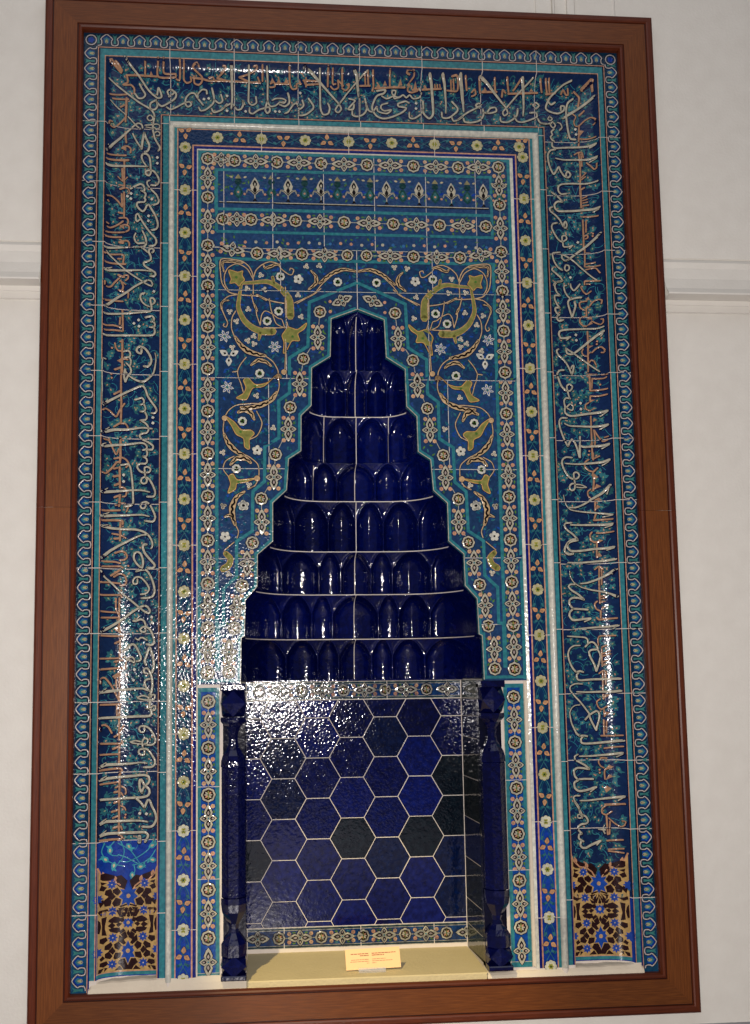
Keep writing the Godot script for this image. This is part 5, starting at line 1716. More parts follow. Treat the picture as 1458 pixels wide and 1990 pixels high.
func palmette(b: Vector2, light: bool) -> void:
	if light:
		var o := cream
		ribbon(PackedVector2Array([b, b + Vector2(0, 0.03)]), 0.006, 0.004, 1.0, o, 0.0, false, false)
		fan(PackedVector2Array([b + Vector2(-0.010, 0), b + Vector2(0.010, 0), b + Vector2(0, 0.014)]), 1.3, black)
		for k in [-1.0, 1.0]:
			var q := PackedVector2Array([b + Vector2(0, 0.032), b + Vector2(k * 0.016, 0.046), b + Vector2(k * 0.030, 0.050), b + Vector2(k * 0.035, 0.036)])
			ribbon(smooth(q), 0.011, 0.004, 1.0, o, 0.2)
			ribbon(smooth(q), 0.004, 0.001, 1.7, black, 0.0, false, false)
		lens(b + Vector2(0, 0.030), Vector2(0, 1), 0.075, 0.040, 1.2, o, 0.5, 0.2)
		lens(b + Vector2(0, 0.036), Vector2(0, 1), 0.028, 0.016, 1.9, black)
		lens(b + Vector2(0, 0.062), Vector2(0, 1), 0.032, 0.020, 1.9, black, 0.45)
		lens(b + Vector2(0, 0.066), Vector2(0, 1), 0.016, 0.008, 2.4, cream)
	else:
		lens(b + Vector2(0, 0.008), Vector2(0, 1), 0.062, 0.040, 1.0, Color8(30, 74, 70), 0.45)
		lens(b + Vector2(0, 0.020), Vector2(0, 1), 0.038, 0.022, 1.5, Color8(60, 110, 110), 0.45)
		disc(b + Vector2(0, 0.036), 0.005, 2.0, salmon, 6)
		disc(b + Vector2(0, 0.082), 0.015, 1.0, Color8(26, 62, 62), 8)
		fan(PackedVector2Array([b + Vector2(-0.014, 0.096), b + Vector2(0.014, 0.096), b + Vector2(0, 0.116)]), 1.2, Color8(150, 140, 100))
		for k in [-1.0, 1.0]:
			disc(b + Vector2(k * 0.027, 0.028), 0.006, 1.2, salmon, 5)
			lens(b + Vector2(k * 0.022, 0.10), Vector2(k, 0.3).normalized(), 0.016, 0.009, 1.2, Color8(190, 176, 140))
			lens(b + Vector2(k * 0.018, 0.045), Vector2(k, 0.6).normalized(), 0.024, 0.010, 0.5, royal)

# ---------------------------------------------------------------- star panels at the foot of the inscription
func star_panel(side: float, y0: float, y1: float) -> void:
	zone = "inscription"
	var cx := -0.9445 if side < 0 else 0.9390
	var hw := 0.1125
	var gold := Color8(196, 158, 98)
	var x0 := cx - hw
	var x1 := cx + hw
	# dark ground up to a scalloped edge
	var topline := []
	for k in [[-1.0, 0.46], [-0.90, 0.43], [-0.68, 0.405], [-0.45, 0.402], [-0.24, 0.385], [0.0, 0.338], [0.24, 0.385], [0.45, 0.402], [0.68, 0.405], [0.90, 0.43], [1.0, 0.46]]:
		topline.append(Vector2(cx + hw * k[0], k[1]))
	var fine := []
	for i in topline.size() - 1:
		for k in 6: fine.append(topline[i].lerp(topline[i + 1], k / 6.0))
	fine.append(topline[-1])
	topline = fine
	for i in topline.size() - 1:
		var a: Vector2 = topline[i]
		var b: Vector2 = topline[i + 1]
		var m := 10
		for k in m:
			quad2(Vector2(a.x, lerpf(y0, a.y, float(k) / m)), Vector2(b.x, lerpf(y0, b.y, float(k) / m)), Vector2(b.x, lerpf(y0, b.y, float(k + 1) / m)), Vector2(a.x, lerpf(y0, a.y, float(k + 1) / m)), 0.1, Color8(52, 26, 24))
	which = 1
	var edge_pts := PackedVector2Array(topline)
	ribbon(smooth(edge_pts, 0.006), 0.0055, 0.0055, 2.0, Color8(206, 150, 110), 0.3)
	for k in [[-0.80, 0.425], [-0.40, 0.405], [0.40, 0.405], [0.80, 0.425]]:
		lens(Vector2(cx + hw * k[0], k[1] - 0.006), Vector2(0.25 * signf(k[0]), 1).normalized(), 0.026, 0.014, 2.0, Color8(206, 150, 110))
	which = 0
	which = 1
	# the strapwork is one gold ground with dark cells and blue stars laid into it, the same on both sides of the middle
	for i in topline.size() - 1:
		var a: Vector2 = topline[i]
		var b: Vector2 = topline[i + 1]
		for k in 12:
			quad2(Vector2(a.x, lerpf(y0, a.y, k / 12.0)), Vector2(b.x, lerpf(y0, b.y, k / 12.0)), Vector2(b.x, lerpf(y0, b.y, (k + 1) / 12.0)), Vector2(a.x, lerpf(y0, a.y, (k + 1) / 12.0)), 1.0, gold)
	for k in 40:
		var a := lerpf(x0, x1, k / 40.0)
		var b := lerpf(x0, x1, (k + 1) / 40.0)
		quad2(Vector2(a, y0 - 0.016), Vector2(b, y0 - 0.016), Vector2(b, y0 - 0.003), Vector2(a, y0 - 0.003), 1.0, turquoise)
		quad2(Vector2(a, y0 - 0.003), Vector2(b, y0 - 0.003), Vector2(b, y0), Vector2(a, y0), 1.0, salmon)
	var lay := func(q: Array, sx: float) -> PackedVector2Array:
		var p := PackedVector2Array()
		for i in range(0, q.size(), 2): p.append(Vector2(cx + sx * (q[i] - 395) / 345.0 * hw, y0 + (1236 - q[i + 1]) * 0.000345))
		return p
	var cell := func(q: Array) -> void:
		for sx in [-1.0, 1.0]:
			var p: PackedVector2Array = lay.call(q, sx)
			var m := Vector2.ZERO
			for k in p: m += k
			m /= p.size()
			for k in p.size(): p[k] = m + (p[k] - m) * (1.0 + 0.0030 / maxf(0.006, p[k].distance_to(m)))
			fan(p, 1.8, Color8(46, 24, 24))
	cell.call([85, 165, 130, 160, 225, 190, 230, 215, 175, 235, 110, 230, 85, 215])
	cell.call([255, 205, 310, 195, 375, 255, 345, 340, 290, 310, 265, 285, 250, 240])
	cell.call([85, 250, 140, 265, 95, 280])
	cell.call([90, 290, 140, 315, 110, 345, 75, 330])
	cell.call([140, 350, 185, 340, 200, 365, 165, 405, 130, 385])
	cell.call([220, 350, 265, 330, 300, 370, 270, 405, 225, 375])
	cell.call([170, 415, 205, 375, 240, 420, 205, 450])
	cell.call([120, 460, 165, 425, 195, 465, 185, 510, 130, 515])
	cell.call([215, 490, 250, 440, 305, 460, 290, 515, 235, 525])
	cell.call([70, 470, 105, 450, 115, 480, 80, 520])
	cell.call([75, 560, 150, 555, 165, 580, 110, 605, 70, 590])
	cell.call([300, 525, 365, 510, 375, 520, 310, 540])
	cell.call([285, 555, 350, 545, 310, 600])
	cell.call([320, 600, 365, 550, 388, 560, 360, 640, 335, 630])
	cell.call([275, 600, 320, 625, 340, 650, 300, 640])
	cell.call([290, 665, 335, 660, 350, 690, 320, 700])
	cell.call([185, 670, 235, 645, 285, 655, 300, 690, 265, 705, 210, 700, 175, 690])
	cell.call([170, 735, 210, 708, 240, 735, 210, 762])
	cell.call([262, 730, 285, 712, 318, 722, 285, 748])
	cell.call([95, 650, 150, 640, 140, 690, 130, 730, 130, 790, 150, 830, 100, 820, 108, 735])
	cell.call([60, 660, 80, 690, 85, 735, 75, 800, 58, 790])
	cell.call([180, 775, 225, 765, 290, 765, 300, 800, 260, 815, 200, 800])
	cell.call([300, 805, 335, 780, 355, 800, 310, 830])
	cell.call([320, 842, 362, 810, 383, 868, 345, 890])
	cell.call([295, 850, 330, 882, 365, 930, 340, 945, 290, 905])
	cell.call([85, 870, 140, 860, 155, 890, 115, 920, 85, 905])
	cell.call([140, 950, 195, 920, 210, 950, 180, 990, 135, 985])
	cell.call([240, 945, 285, 920, 315, 960, 285, 1000, 250, 980])
	cell.call([180, 1010, 215, 975, 245, 1015, 220, 1045])
	cell.call([140, 1040, 175, 1020, 210, 1065, 190, 1090, 140, 1075])
	cell.call([235, 1085, 250, 1040, 310, 1040, 300, 1085, 250, 1100])
	cell.call([85, 1080, 110, 1060, 125, 1085, 95, 1105])
	cell.call([90, 1130, 145, 1120, 165, 1150, 120, 1170, 85, 1160])
	cell.call([285, 1150, 310, 1110, 355, 1110, 390, 1180, 390, 1215, 345, 1215, 330, 1180])
	cell.call([75, 1200, 120, 1190, 90, 1228, 70, 1228])
	cell.call([135, 1190, 160, 1195, 130, 1222])
	cell.call([250, 1222, 300, 1185, 330, 1222])
	for q in [[398, 580, 420, 640, 398, 656, 376, 640], [398, 788, 420, 828, 398, 862, 376, 828]]: fan(lay.call(q, 1.0), 1.8, Color8(46, 24, 24))
	var star := func(q: Array) -> void:
		var p: PackedVector2Array = lay.call(q, 1.0)
		var m: PackedVector2Array = lay.call(q, -1.0)
		for i in range(m.size() - 2, 0, -1): p.append(m[i])
		fan(p, 2.4, Color8(34, 76, 160))
	star.call([395, 275, 360, 352, 296, 340, 326, 386, 282, 428, 330, 460, 312, 520, 370, 492, 395, 535])
	star.call([395, 660, 378, 680, 356, 666, 352, 692, 330, 712, 352, 734, 348, 764, 376, 750, 395, 770])
	star.call([395, 905, 366, 968, 330, 962, 340, 990, 320, 1015, 340, 1040, 312, 1094, 366, 1090, 395, 1165])
	for y in [420, 712, 1020]: disc(lay.call([395, y], 1.0)[0], 0.0085 if y != 712 else 0.0070, 3.0, Color8(206, 164, 118), 8)
	for sx in [-1.0, 1.0]:
		for k in [[203, 285], [213, 578], [220, 868], [215, 1155]]:
			var c: Vector2 = lay.call(k, sx)[0]
			star2(c, 0.0195, 0.0115, 8, 2.4, Color8(40, 74, 156))
			disc(c, 0.0030, 3.0, Color8(210, 190, 170), 6)
		for k in [[52, 430], [55, 1010]]: star2(lay.call(k, sx)[0], 0.0200, 0.0125, 8, 2.4, Color8(40, 74, 156))
	which = 0

func scroll_ground() -> void:
	# the repainted tile above the left star panel: turquoise tendrils on bright blue
	zone = "inscription"
	var t := Color8(66, 158, 166)
	for q in [[-1035, 552, -1045, 520, -1030, 490, -1000, 470, -960, 458], [-1000, 555, -1020, 530, -1010, 505, -985, 500], [-975, 555, -962, 520, -968, 490, -985, 470], [-985, 548, -940, 520, -915, 488, -900, 465], [-850, 555, -870, 520, -905, 495, -950, 475, -980, 480], [-840, 520, -860, 490, -890, 470, -930, 462], [-985, 505, -950, 490, -915, 470, -880, 452], [-925, 465, -920, 440, -930, 420]]:
		ribbon(smooth(path_of(q)), 0.004, 0.003, 0.6, t, 0.2)
	for k in [[-1015, 520, 1.6], [-945, 535, -0.9], [-855, 535, 0.4], [-1000, 465, -1.8], [-850, 480, 3.0], [-900, 455, 0.2], [-930, 425, -1.5], [-1030, 488, 2.4]]:
		var c := Vector2(k[0], k[1]) * 0.001
		var d := Vector2.from_angle(k[2])
		lens(c - d * 0.014, d, 0.038, 0.022, 0.9, t, 0.4)
		lens(c + d * 0.012, d.rotated(1.0), 0.018, 0.008, 0.9, t)
		lens(c - d * 0.006, d, 0.016, 0.009, 1.5, Color8(206, 190, 150), 0.45)

# ---------------------------------------------------------------- the niche
# tiers of the stalactite hood from the top down: bottom, depth at the bottom, cells [middle, half width, depth]
var TIER := [
	[2.715, 0.030, []],
	[2.480, 0.075, [[0.0, 0.034, 0.026, 0], [0.072, 0.036, 0.030, 0]]],
	[2.290, 0.120, [[0.0, 0.044, 0.036, 0], [0.088, 0.042, 0.040, 0], [0.160, 0.030, 0.020, 1]]],
	[2.095, 0.145, [[0.066, 0.064, 0.046, 0], [0.184, 0.050, 0.030, 1]]],
	[1.935, 0.175, [[0.0, 0.082, 0.048, 0], [0.136, 0.052, 0.036, 1], [0.240, 0.048, 0.036, 0]]],
	[1.722, 0.205, [[0.060, 0.058, 0.040, 0], [0.192, 0.072, 0.050, 0], [0.310, 0.044, 0.032, 1]]],
	[1.540, 0.240, [[0.0, 0.064, 0.044, 0], [0.112, 0.046, 0.026, 1], [0.240, 0.080, 0.054, 0], [0.366, 0.044, 0.034, 1]]],
	[1.350, 0.285, [[0.0, 0.098, 0.056, 0], [0.145, 0.044, 0.020, 1], [0.255, 0.064, 0.050, 0], [0.395, 0.070, 0.040, 1]]],
	[1.172, 0.320, [[0.0, 0.070, 0.044, 0], [0.118, 0.044, 0.024, 1], [0.232, 0.066, 0.036, 1], [0.390, 0.084, 0.050, 0]]]]

func hood_depth(x: float, y: float) -> float:
	var w := mouth_half(clampf(y, 1.166, 2.714)) + 0.004
	var dx := absf(x - AX)
	var s := clampf(dx / maxf(w, 0.004), 0.0, 1.0)
	var f := pow(maxf(0.0, 1.0 - pow(s, 4.6)), 0.66)
	var k := 1
	while k < TIER.size() - 1 and y < TIER[k][0]: k += 1
	var hi: float = TIER[k - 1][0]
	var lo: float = TIER[k][0]
	var v := clampf((y - lo) / (hi - lo), 0.0, 1.0)
	var d: float = lerpf(TIER[k][1], TIER[k - 1][1], 0.35 * pow(v, 1.6) + 0.65 * pow(v, 4.0))
	d *= f
	var cut := 0.0
	var rib := 0.0
	for c in TIER[k][2]:
		var u: float = absf(dx - c[0]) / c[1]
		if u > 1.25: continue
		# distance inside the arched outline of the cell, in metres
		var uu := minf(u, 1.0)
		var arch := 0.95 - 0.40 * pow(uu, 2.3)
		var rise: float = 0.92 * pow(uu, 1.3) / c[1] * (hi - lo)
		var inside: float = (1.0 - u) * c[1]
		if v > 0.5: inside = minf(inside, (arch - v) * (hi - lo) / sqrt(1.0 + rise * rise))
		rib = maxf(rib, 0.0042 * exp(-pow((inside + 0.002) / 0.0052, 2.0)) * minf(1.0, v * 14.0 + 0.3))
		if inside <= 0.0: continue
		var back: float = 0.55 + 0.22 * (1.0 - u) + 0.23 * (1.0 - u * u) if c[3] == 0 else 0.74 + 0.26 * (1.0 - u * u)
		cut = maxf(cut, c[2] * back * (1.0 - exp(-inside / 0.010)))
	return 0.010 + d + (cut * 1.15 - rib) * minf(1.0, f * 1.6)

func hood() -> void:
	var x0 := AX - 0.504
	var y0 := 1.1725
	var st := 0.004
	var nx := 253
	var ny := 388
	var z := PackedFloat32Array()
	z.resize(nx * ny)
	for j in ny:
		for i in nx: z[j * nx + i] = -hood_depth(x0 + i * st, y0 + j * st)
	var at := func(i: int, j: int) -> Vector3: return Vector3(x0 + i * st, y0 + j * st, z[j * nx + i])
	var normal := func(i: int, j: int) -> Vector3:
		var a := maxi(i - 1, 0); var b := mini(i + 1, nx - 1)
		var c := maxi(j - 1, 0); var d := mini(j + 1, ny - 1)
		return Vector3(-(z[j * nx + b] - z[j * nx + a]) / ((b - a) * st), -(z[d * nx + i] - z[c * nx + i]) / ((d - c) * st), 1).normalized()
	var nrm := PackedVector3Array()
	nrm.resize(nx * ny)
	for j in ny:
		for i in nx: nrm[j * nx + i] = normal.call(i, j)
	var rows := [[2.73, 2.290], [2.290, 1.935], [1.935, 1.722], [1.722, 1.540], [1.540, 1.350], [1.350, 1.172]]
	for row in rows:
		var j0 := maxi(0, int(round((row[1] - y0) / st)))
		var j1 := mini(ny - 1, int(round((row[0] - y0) / st)))
		for side in 2:
			var mid := int(round((AX - x0) / st))
			var i0 := 0 if side == 0 else mid
			var i1 := mid if side == 0 else nx - 1
			var v := PackedVector3Array()
			var n := PackedVector3Array()
			var c := PackedColorArray()
			var ix := PackedInt32Array()
			var tone := rng.randf_range(0.85, 1.15)
			var col := shade(cobalt, tone)
			var wide := i1 - i0 + 1
			for j in range(j0, j1 + 1):
				for i in range(i0, i1 + 1):
					v.append(at.call(i, j)); n.append(nrm[j * nx + i]); c.append(col)
			for j in range(j1 - j0):
				var yy := y0 + (j + j0 + 0.5) * st
				var lim := mouth_half(clampf(yy, 1.166, 2.714)) + 0.014
				if yy > 2.722: continue
				for i in range(wide - 1):
					if absf(x0 + (i + i0 + 0.5) * st - AX) > lim: continue
					var a := j * wide + i
					ix.append_array(PackedInt32Array([a, a + wide, a + 1, a + 1, a + wide, a + wide + 1]))
			var arr := []
			arr.resize(Mesh.ARRAY_MAX)
			arr[Mesh.ARRAY_VERTEX] = v; arr[Mesh.ARRAY_NORMAL] = n; arr[Mesh.ARRAY_COLOR] = c; arr[Mesh.ARRAY_INDEX] = ix
			var m := ArrayMesh.new()
			m.add_surface_from_arrays(Mesh.PRIMITIVE_TRIANGLES, arr)
			put("stalactite_tile", m, M["dark_glaze"], niche)
	# the white mortar between the courses, flush with the glaze
	var s := Soup.new()
	var bit := func(a: Vector2, b: Vector2, w: float) -> void:
		var n := maxi(1, int(a.distance_to(b) / 0.005))
		var d := (b - a).normalized()
		var p := Vector2(-d.y, d.x) * w * 0.5
		for k in n:
			var q := a.lerp(b, float(k) / n)
			var r := a.lerp(b, float(k + 1) / n)
			var f := []
			for e in [q - p, r - p, r + p, q + p]: f.append(Vector3(e.x, e.y, -hood_depth(e.x, e.y) + 0.0022))
			s.quad(f[0], f[1], f[2], f[3], Color.WHITE, Vector3.BACK)
	for y in [2.290, 1.935, 1.722, 1.540, 1.350]:
		var w := mouth_half(y) - 0.004
		bit.call(Vector2(AX - w, y - 0.0035), Vector2(AX + w, y - 0.0035), 0.0034)
	bit.call(Vector2(AX, 1.176), Vector2(AX, 2.70), 0.0030)
	for side in [-1.0, 1.0]:
		bit.call(Vector2(AX + side * 0.138, 2.290), Vector2(AX + side * 0.140, 2.095), 0.0026)
	bit.call(Vector2(AX - 0.183, 2.080), Vector2(AX - 0.186, 1.935), 0.0026)
	put("plaster_joint", s.mesh(), M["grout"], niche)

func ground_tile(p: PackedVector2Array, z: float, col: Color, bevel: float, tilt: Vector2, called: String, mat: Material) -> void:
	# a polygon of tile with a small bevel round its edge
	var m := Vector2.ZERO
	for k in p: m += k
	m /= p.size()
	var s := Soup.new()
	var inner := []
	var outer := []
	for k in p:
		var q := m + (k - m) * (1.0 - bevel / maxf(0.01, k.distance_to(m)))
		var dz := (q - m).dot(tilt)
		inner.append(Vector3(q.x, q.y, z + dz))
		outer.append(Vector3(k.x, k.y, z - bevel * 0.9 + dz))
	for i in p.size():
		var j := (i + 1) % p.size()
		s.tri(Vector3(m.x, m.y, z), inner[i], inner[j], col, Vector3.BACK)
		s.quad(inner[i], inner[j], outer[j], outer[i], col, Vector3.BACK)
	put(called, s.mesh(), mat, niche)

func back_wall() -> void:
	var x0 := -0.486
	var x1 := 0.460
	var ya := 0.1265
	var yb := 1.0860
	# mortar behind the hexagons
	var s := Soup.new()
	s.quad(Vector3(x0 - 0.02, 0.0, BACK - 0.0016), Vector3(x1 + 0.02, 0.0, BACK - 0.0016), Vector3(x1 + 0.02, 1.167, BACK - 0.0016), Vector3(x0 - 0.02, 1.167, BACK - 0.0016), Color.WHITE, Vector3.BACK)
	put("mortar_bed", s.mesh(), M["grout"], niche)
	var room := PackedVector2Array([Vector2(x0, ya + GAP), Vector2(x1 - 0.002, ya + GAP), Vector2(x1 - 0.002, yb - GAP), Vector2(x0, yb - GAP)])
	var pitch := 0.1492
	var tall := 0.1722
	var sooty := {Vector2i(0, 3): 1, Vector2i(2, 3): 1, Vector2i(3, 2): 1, Vector2i(3, 3): 1, Vector2i(3, 5): 2, Vector2i(-3, 4): 1, Vector2i(-2, 1): 2, Vector2i(1, 1): 2, Vector2i(3, 4): 2, Vector2i(1, 4): 2, Vector2i(-2, 2): 2}
	for i in range(-4, 5):
		for j in range(-1, 8):
			var c := Vector2(-0.030 + i * pitch, 1.0085 - j * tall - (0.0 if posmod(i, 2) == 0 else -tall * 0.5))
			var r := tall / sqrt(3.0) - GAP * 1.15
			var p := PackedVector2Array()
			for k in 6: p.append(c + Vector2(cos(TAU * k / 6.0), sin(TAU * k / 6.0)) * r * Vector2(pitch / (tall / sqrt(3.0) * 1.5), 1.0))
			for q in Geometry2D.intersect_polygons(p, room):
				var col := shade(Color8(15, 27, 88), rng.randf_range(0.72, 1.2))
				var key := Vector2i(i, j)
				if sooty.get(key, 0) == 1: col = Color8(24, 34, 42)
				elif sooty.get(key, 0) == 2: col = Color8(16, 30, 66)
				elif c.y < 0.5: col = shade(Color8(22, 31, 92), rng.randf_range(0.9, 1.1))
				ground_tile(q, BACK + rng.randf_range(-0.0004, 0.0004), col, 0.0016, Vector2(rng.randf_range(-0.006, 0.006), rng.randf_range(-0.006, 0.006)), "hexagon_tile", M["dark_glaze"] if c.y > 0.55 else M["lower_glaze"])
	# the two strips of rosettes, above and below the hexagons
	zones["niche"] = []
	for e in [[0.0395, 0.1265, [x0, -0.330, -0.002, 0.315, x1 - 0.002], "lower_glaze"], [1.0860, 1.1660, [x0, -0.19, 0.13, x1 - 0.002], "dark_glaze"]]:
		var xs: Array = e[2]
		for k in xs.size() - 1:
			var t := new_tile(["niche"], xs[k] + GAP, xs[k + 1] - GAP, e[0] + GAP, e[1] - GAP, 0.3)
			var q := Soup.new()
			var y0: float = e[0] + GAP
			var y1: float = e[1] - GAP
			var ys := [y0, y0 + 0.0022, y0 + 0.0095, y0 + 0.0120, y1 - 0.0120, y1 - 0.0095, y1 - 0.0022, y1]
			var cs := [cream, Color8(36, 66, 76), cream, Color8(28, 66, 112), cream, Color8(36, 66, 76), cream]
			for i in 7:
				var v := [Vector3(xs[k] + GAP, ys[i], BACK), Vector3(xs[k + 1] - GAP, ys[i], BACK), Vector3(xs[k + 1] - GAP, ys[i + 1], BACK), Vector3(xs[k] + GAP, ys[i + 1], BACK)]
				for m in 4: v[m].z += lift(t, v[m].x, v[m].y)
				q.quad(v[0], v[1], v[2], v[3], cs[i], Vector3.BACK)
			t.node = put("niche_strip_tile", q.mesh(), M[e[3]], niche)
	zone = "niche"
	for e in [[0.083, -0.352, 0.1802, 5], [1.126, -0.430, 0.1840, 5]]:
		var y: float = e[0]
		var last := Vector2.INF
		for k in e[3]:
			var c := Vector2(e[1] + k * e[2], y)
			rosette(c, 0.0265)
			if last != Vector2.INF: strip_link(last, c, 0.030)
			last = c
		for k in [-1.0, 1.0]:
			quatrefoil(Vector2((e[1] if k < 0 else e[1] + (e[3] - 1) * e[2]) + k * e[2] * 0.5, y), Vector2.RIGHT, 0.05, 0.032)
	# side walls of the niche and the ledge under the hood
	for side in [-1.0, 1.0]:
		var xa := x0 if side < 0 else x1
		var xb: float = xa + side * 0.014
		var ys := [0.0250, 0.1265, 0.232, 0.405, 0.578, 0.750, 0.921, 1.0860, 1.1660]
		for k in ys.size() - 1:
			var q := Soup.new()
			var a: float = ys[k] + (GAP if k else 0.0)
			var b: float = ys[k + 1] - GAP
			var col := shade(Color8(40, 44, 40), rng.randf_range(0.85, 1.15)) if k not in [3, 6] else Color8(24, 32, 70)
			if k == 0 or k == 7: col = Color8(62, 70, 58)
			q.quad(Vector3(xa, a, BACK + 0.001), Vector3(xb, a, -0.03), Vector3(xb, b, -0.03), Vector3(xa, b, BACK + 0.001), col, Vector3(-side, 0, 0))
			put("side_wall_tile", q.mesh(), M["lower_glaze"], niche)
		var g := Soup.new()
		g.quad(Vector3(xa + side * 0.0016, 0.0, BACK), Vector3(xb + side * 0.0016, 0.0, -0.02), Vector3(xb + side * 0.0016, 1.167, -0.02), Vector3(xa + side * 0.0016, 1.167, BACK), Color.WHITE, Vector3(-side, 0, 0))
		put("mortar_bed", g.mesh(), M["grout"], niche)
	var led := Soup.new()
	led.box(Vector3(-0.49, 1.1662, BACK - 0.01), Vector3(0.465, 1.1735, -0.335), 0.001, cobalt)
	put("ledge_tile", led.mesh(), M["dark_glaze"], niche)

# ---------------------------------------------------------------- columns
func column(x: float) -> void:
	var root := Node3D.new()
	root.name = numbered("corner_column", niche)
	niche.add_child(root)
	root.position = Vector3(x, 0.0, -0.012)
	var col := Color8(15, 20, 66)
	var a := 0.0485
	var turned := func(prof: Array, sides: int, s: Soup) -> void:
		for i in prof.size() - 1:
			for k in sides:
				var t0 := TAU * (k + 0.5) / sides
				var t1 := TAU * (k + 1.5) / sides
				var p := []
				var n := []
				var slope: float = (prof[i + 1][0] - prof[i][0]) / maxf(1e-5, absf(prof[i + 1][1] - prof[i][1]))
				for e in [[t0, i], [t1, i], [t1, i + 1], [t0, i + 1]]:
					var r: float = prof[e[1]][0] / cos(PI / sides)
					p.append(Vector3(sin(e[0]) * r, prof[e[1]][1], cos(e[0]) * r))
					var tm := (t0 + t1) * 0.5
					n.append(Vector3(sin(tm), slope * signf(prof[i][1] - prof[i + 1][1]) * -1.0, cos(tm)).normalized())
				s.quad(p[0], p[1], p[2], p[3], col, Vector3(sin((t0 + t1) * 0.5), 0, cos((t0 + t1) * 0.5)))
	var gem := func(yc: float, h: float, s: Soup) -> void:    # a block whose corners are cut to a lozenge on each face
		for k in 4:
			var q := Basis(Vector3.UP, PI / 2.0 * k)
			var l := q * Vector3(-a, 0, a * 0.92) + Vector3(0, yc, 0)
			var r := q * Vector3(a, 0, a * 0.92) + Vector3(0, yc, 0)
			var t := q * Vector3(0, h, a * 0.92) + Vector3(0, yc, 0)
			var b := q * Vector3(0, -h, a * 0.92) + Vector3(0, yc, 0)
			var f := q * Vector3(0, 0, a * 1.08) + Vector3(0, yc, 0)
			for e in [[l, b], [b, r], [r, t], [t, l]]: s.tri(e[0], e[1], f, shade(col, 1.15), q * Vector3.BACK)
			var q2 := Basis(Vector3.UP, PI / 2.0 * (k + 1))
			var t2 := q2 * Vector3(0, h, a * 0.92) + Vector3(0, yc, 0)
			var b2 := q2 * Vector3(0, -h, a * 0.92) + Vector3(0, yc, 0)
			s.tri(r, t, t2, col, q * Vector3(1, 1, 1)); s.tri(r, b, b2, col, q * Vector3(1, -1, 1))
	var core := Soup.new()
	core.box(Vector3(-a, 0.034, -a), Vector3(a, 1.150, -a * 0.15), 0.002, Color8(11, 14, 40))
	put("column_core", core.mesh(), M["lower_glaze"], root)
	# capital: abacus, lozenge block, ring, hourglass
	var cap := Soup.new()
	cap.box(Vector3(-a, 1.136, -a), Vector3(a, 1.163, a + 0.002), 0.004, col)
	gem.call(1.086, 0.052, cap)
	var glass := [[a, 1.032], [a * 1.03, 1.022], [a * 0.96, 1.012], [a * 0.62, 0.995], [a * 0.40, 0.972], [a * 0.36, 0.945], [a * 0.42, 0.922], [a * 0.62, 0.902], [a * 0.86, 0.882], [a * 0.98, 0.860], [a, 0.838]]
	turned.call(glass, 8, cap)
	put("column_capital", cap.mesh(), M["dark_glaze"], root)
	var sh := Soup.new()
	turned.call([[a * 0.9, 0.838], [a * 0.95, 0.834], [a * 0.95, 0.342], [a * 0.9, 0.338]], 8, sh)
	put("column_shaft", sh.mesh(), M["dark_glaze"], root)
	var bs := Soup.new()
	turned.call([[a, 0.338], [a, 0.315], [a * 0.92, 0.285], [a * 0.66, 0.260], [a * 0.42, 0.238], [a * 0.36, 0.220], [a * 0.42, 0.204], [a * 0.70, 0.186], [a * 0.98, 0.165], [a * 0.98, 0.120]], 8, bs)
	gem.call(0.085, 0.040, bs)
	bs.box(Vector3(-a, 0.034, -a), Vector3(a, 0.052, a + 0.002), 0.004, col)
	put("column_base", bs.mesh(), M["lower_glaze"], root)

# ---------------------------------------------------------------- frame, wall, floor
func frame_side(called: String, side: int, ya: float, yb: float, parent: Node, tone: float) -> void:
	# cross-section: distance from the outer edge, height of the face; the sides are mitred
	var o := 0.1555
	var prof := [[0.0, -0.020], [0.0, 0.026], [0.004, 0.032], [0.010, 0.035], [0.024, 0.035], [0.030, 0.032], [0.032, 0.027], [0.035, 0.027], [0.037, 0.031], [0.130, 0.031], [0.133, 0.031], [0.134, 0.026], [0.137, 0.026], [0.139, 0.032], [0.145, 0.034], [0.151, 0.030], [0.1555, 0.020], [0.1555, -0.030]]
	var wood := Color8(118, 68, 32)
	var red := Color8(100, 48, 26)
	var s := Soup.new()
	for i in prof.size() - 1:
		var u0: float = prof[i][0]
		var u1: float = prof[i + 1][0]
		var col := wood if u0 >= 0.036 and u1 <= 0.1331 else red
		if (u0 >= 0.0319 and u1 <= 0.0351) or (u0 >= 0.1339 and u1 <= 0.1371): col = Color8(54, 22, 16)
		col = shade(col, tone)
		var p := []
		for e in [[u0, prof[i][1], 0], [u0, prof[i][1], 1], [u1, prof[i + 1][1], 1], [u1, prof[i + 1][1], 0]]:
			var u: float = e[0]
			var zz: float = e[1]
			match side:
				0: p.append(Vector3(-W - o + u, maxf(ya, -o + u) if e[2] == 0 else minf(yb, H + o - u), zz))
				2: p.append(Vector3(W + o - u, maxf(ya, -o + u) if e[2] == 0 else minf(yb, H + o - u), zz))
				1: p.append(Vector3(-W - o + u if e[2] == 0 else W + o - u, H + o - u, zz))
				3: p.append(Vector3(-W - o + u if e[2] == 0 else W + o - u, -o + u, zz))
		var out := Vector3.BACK
		if absf(u1 - u0) < 1e-5:
			out = [Vector3.LEFT, Vector3.UP, Vector3.RIGHT, Vector3.DOWN][side] * (1.0 if i < 2 else -1.0)
		s.quad(p[0], p[1], p[2], p[3], col, out)
	put(called, s.mesh(), M["wood_upright"] if side % 2 == 0 else M["wood_level"], parent)

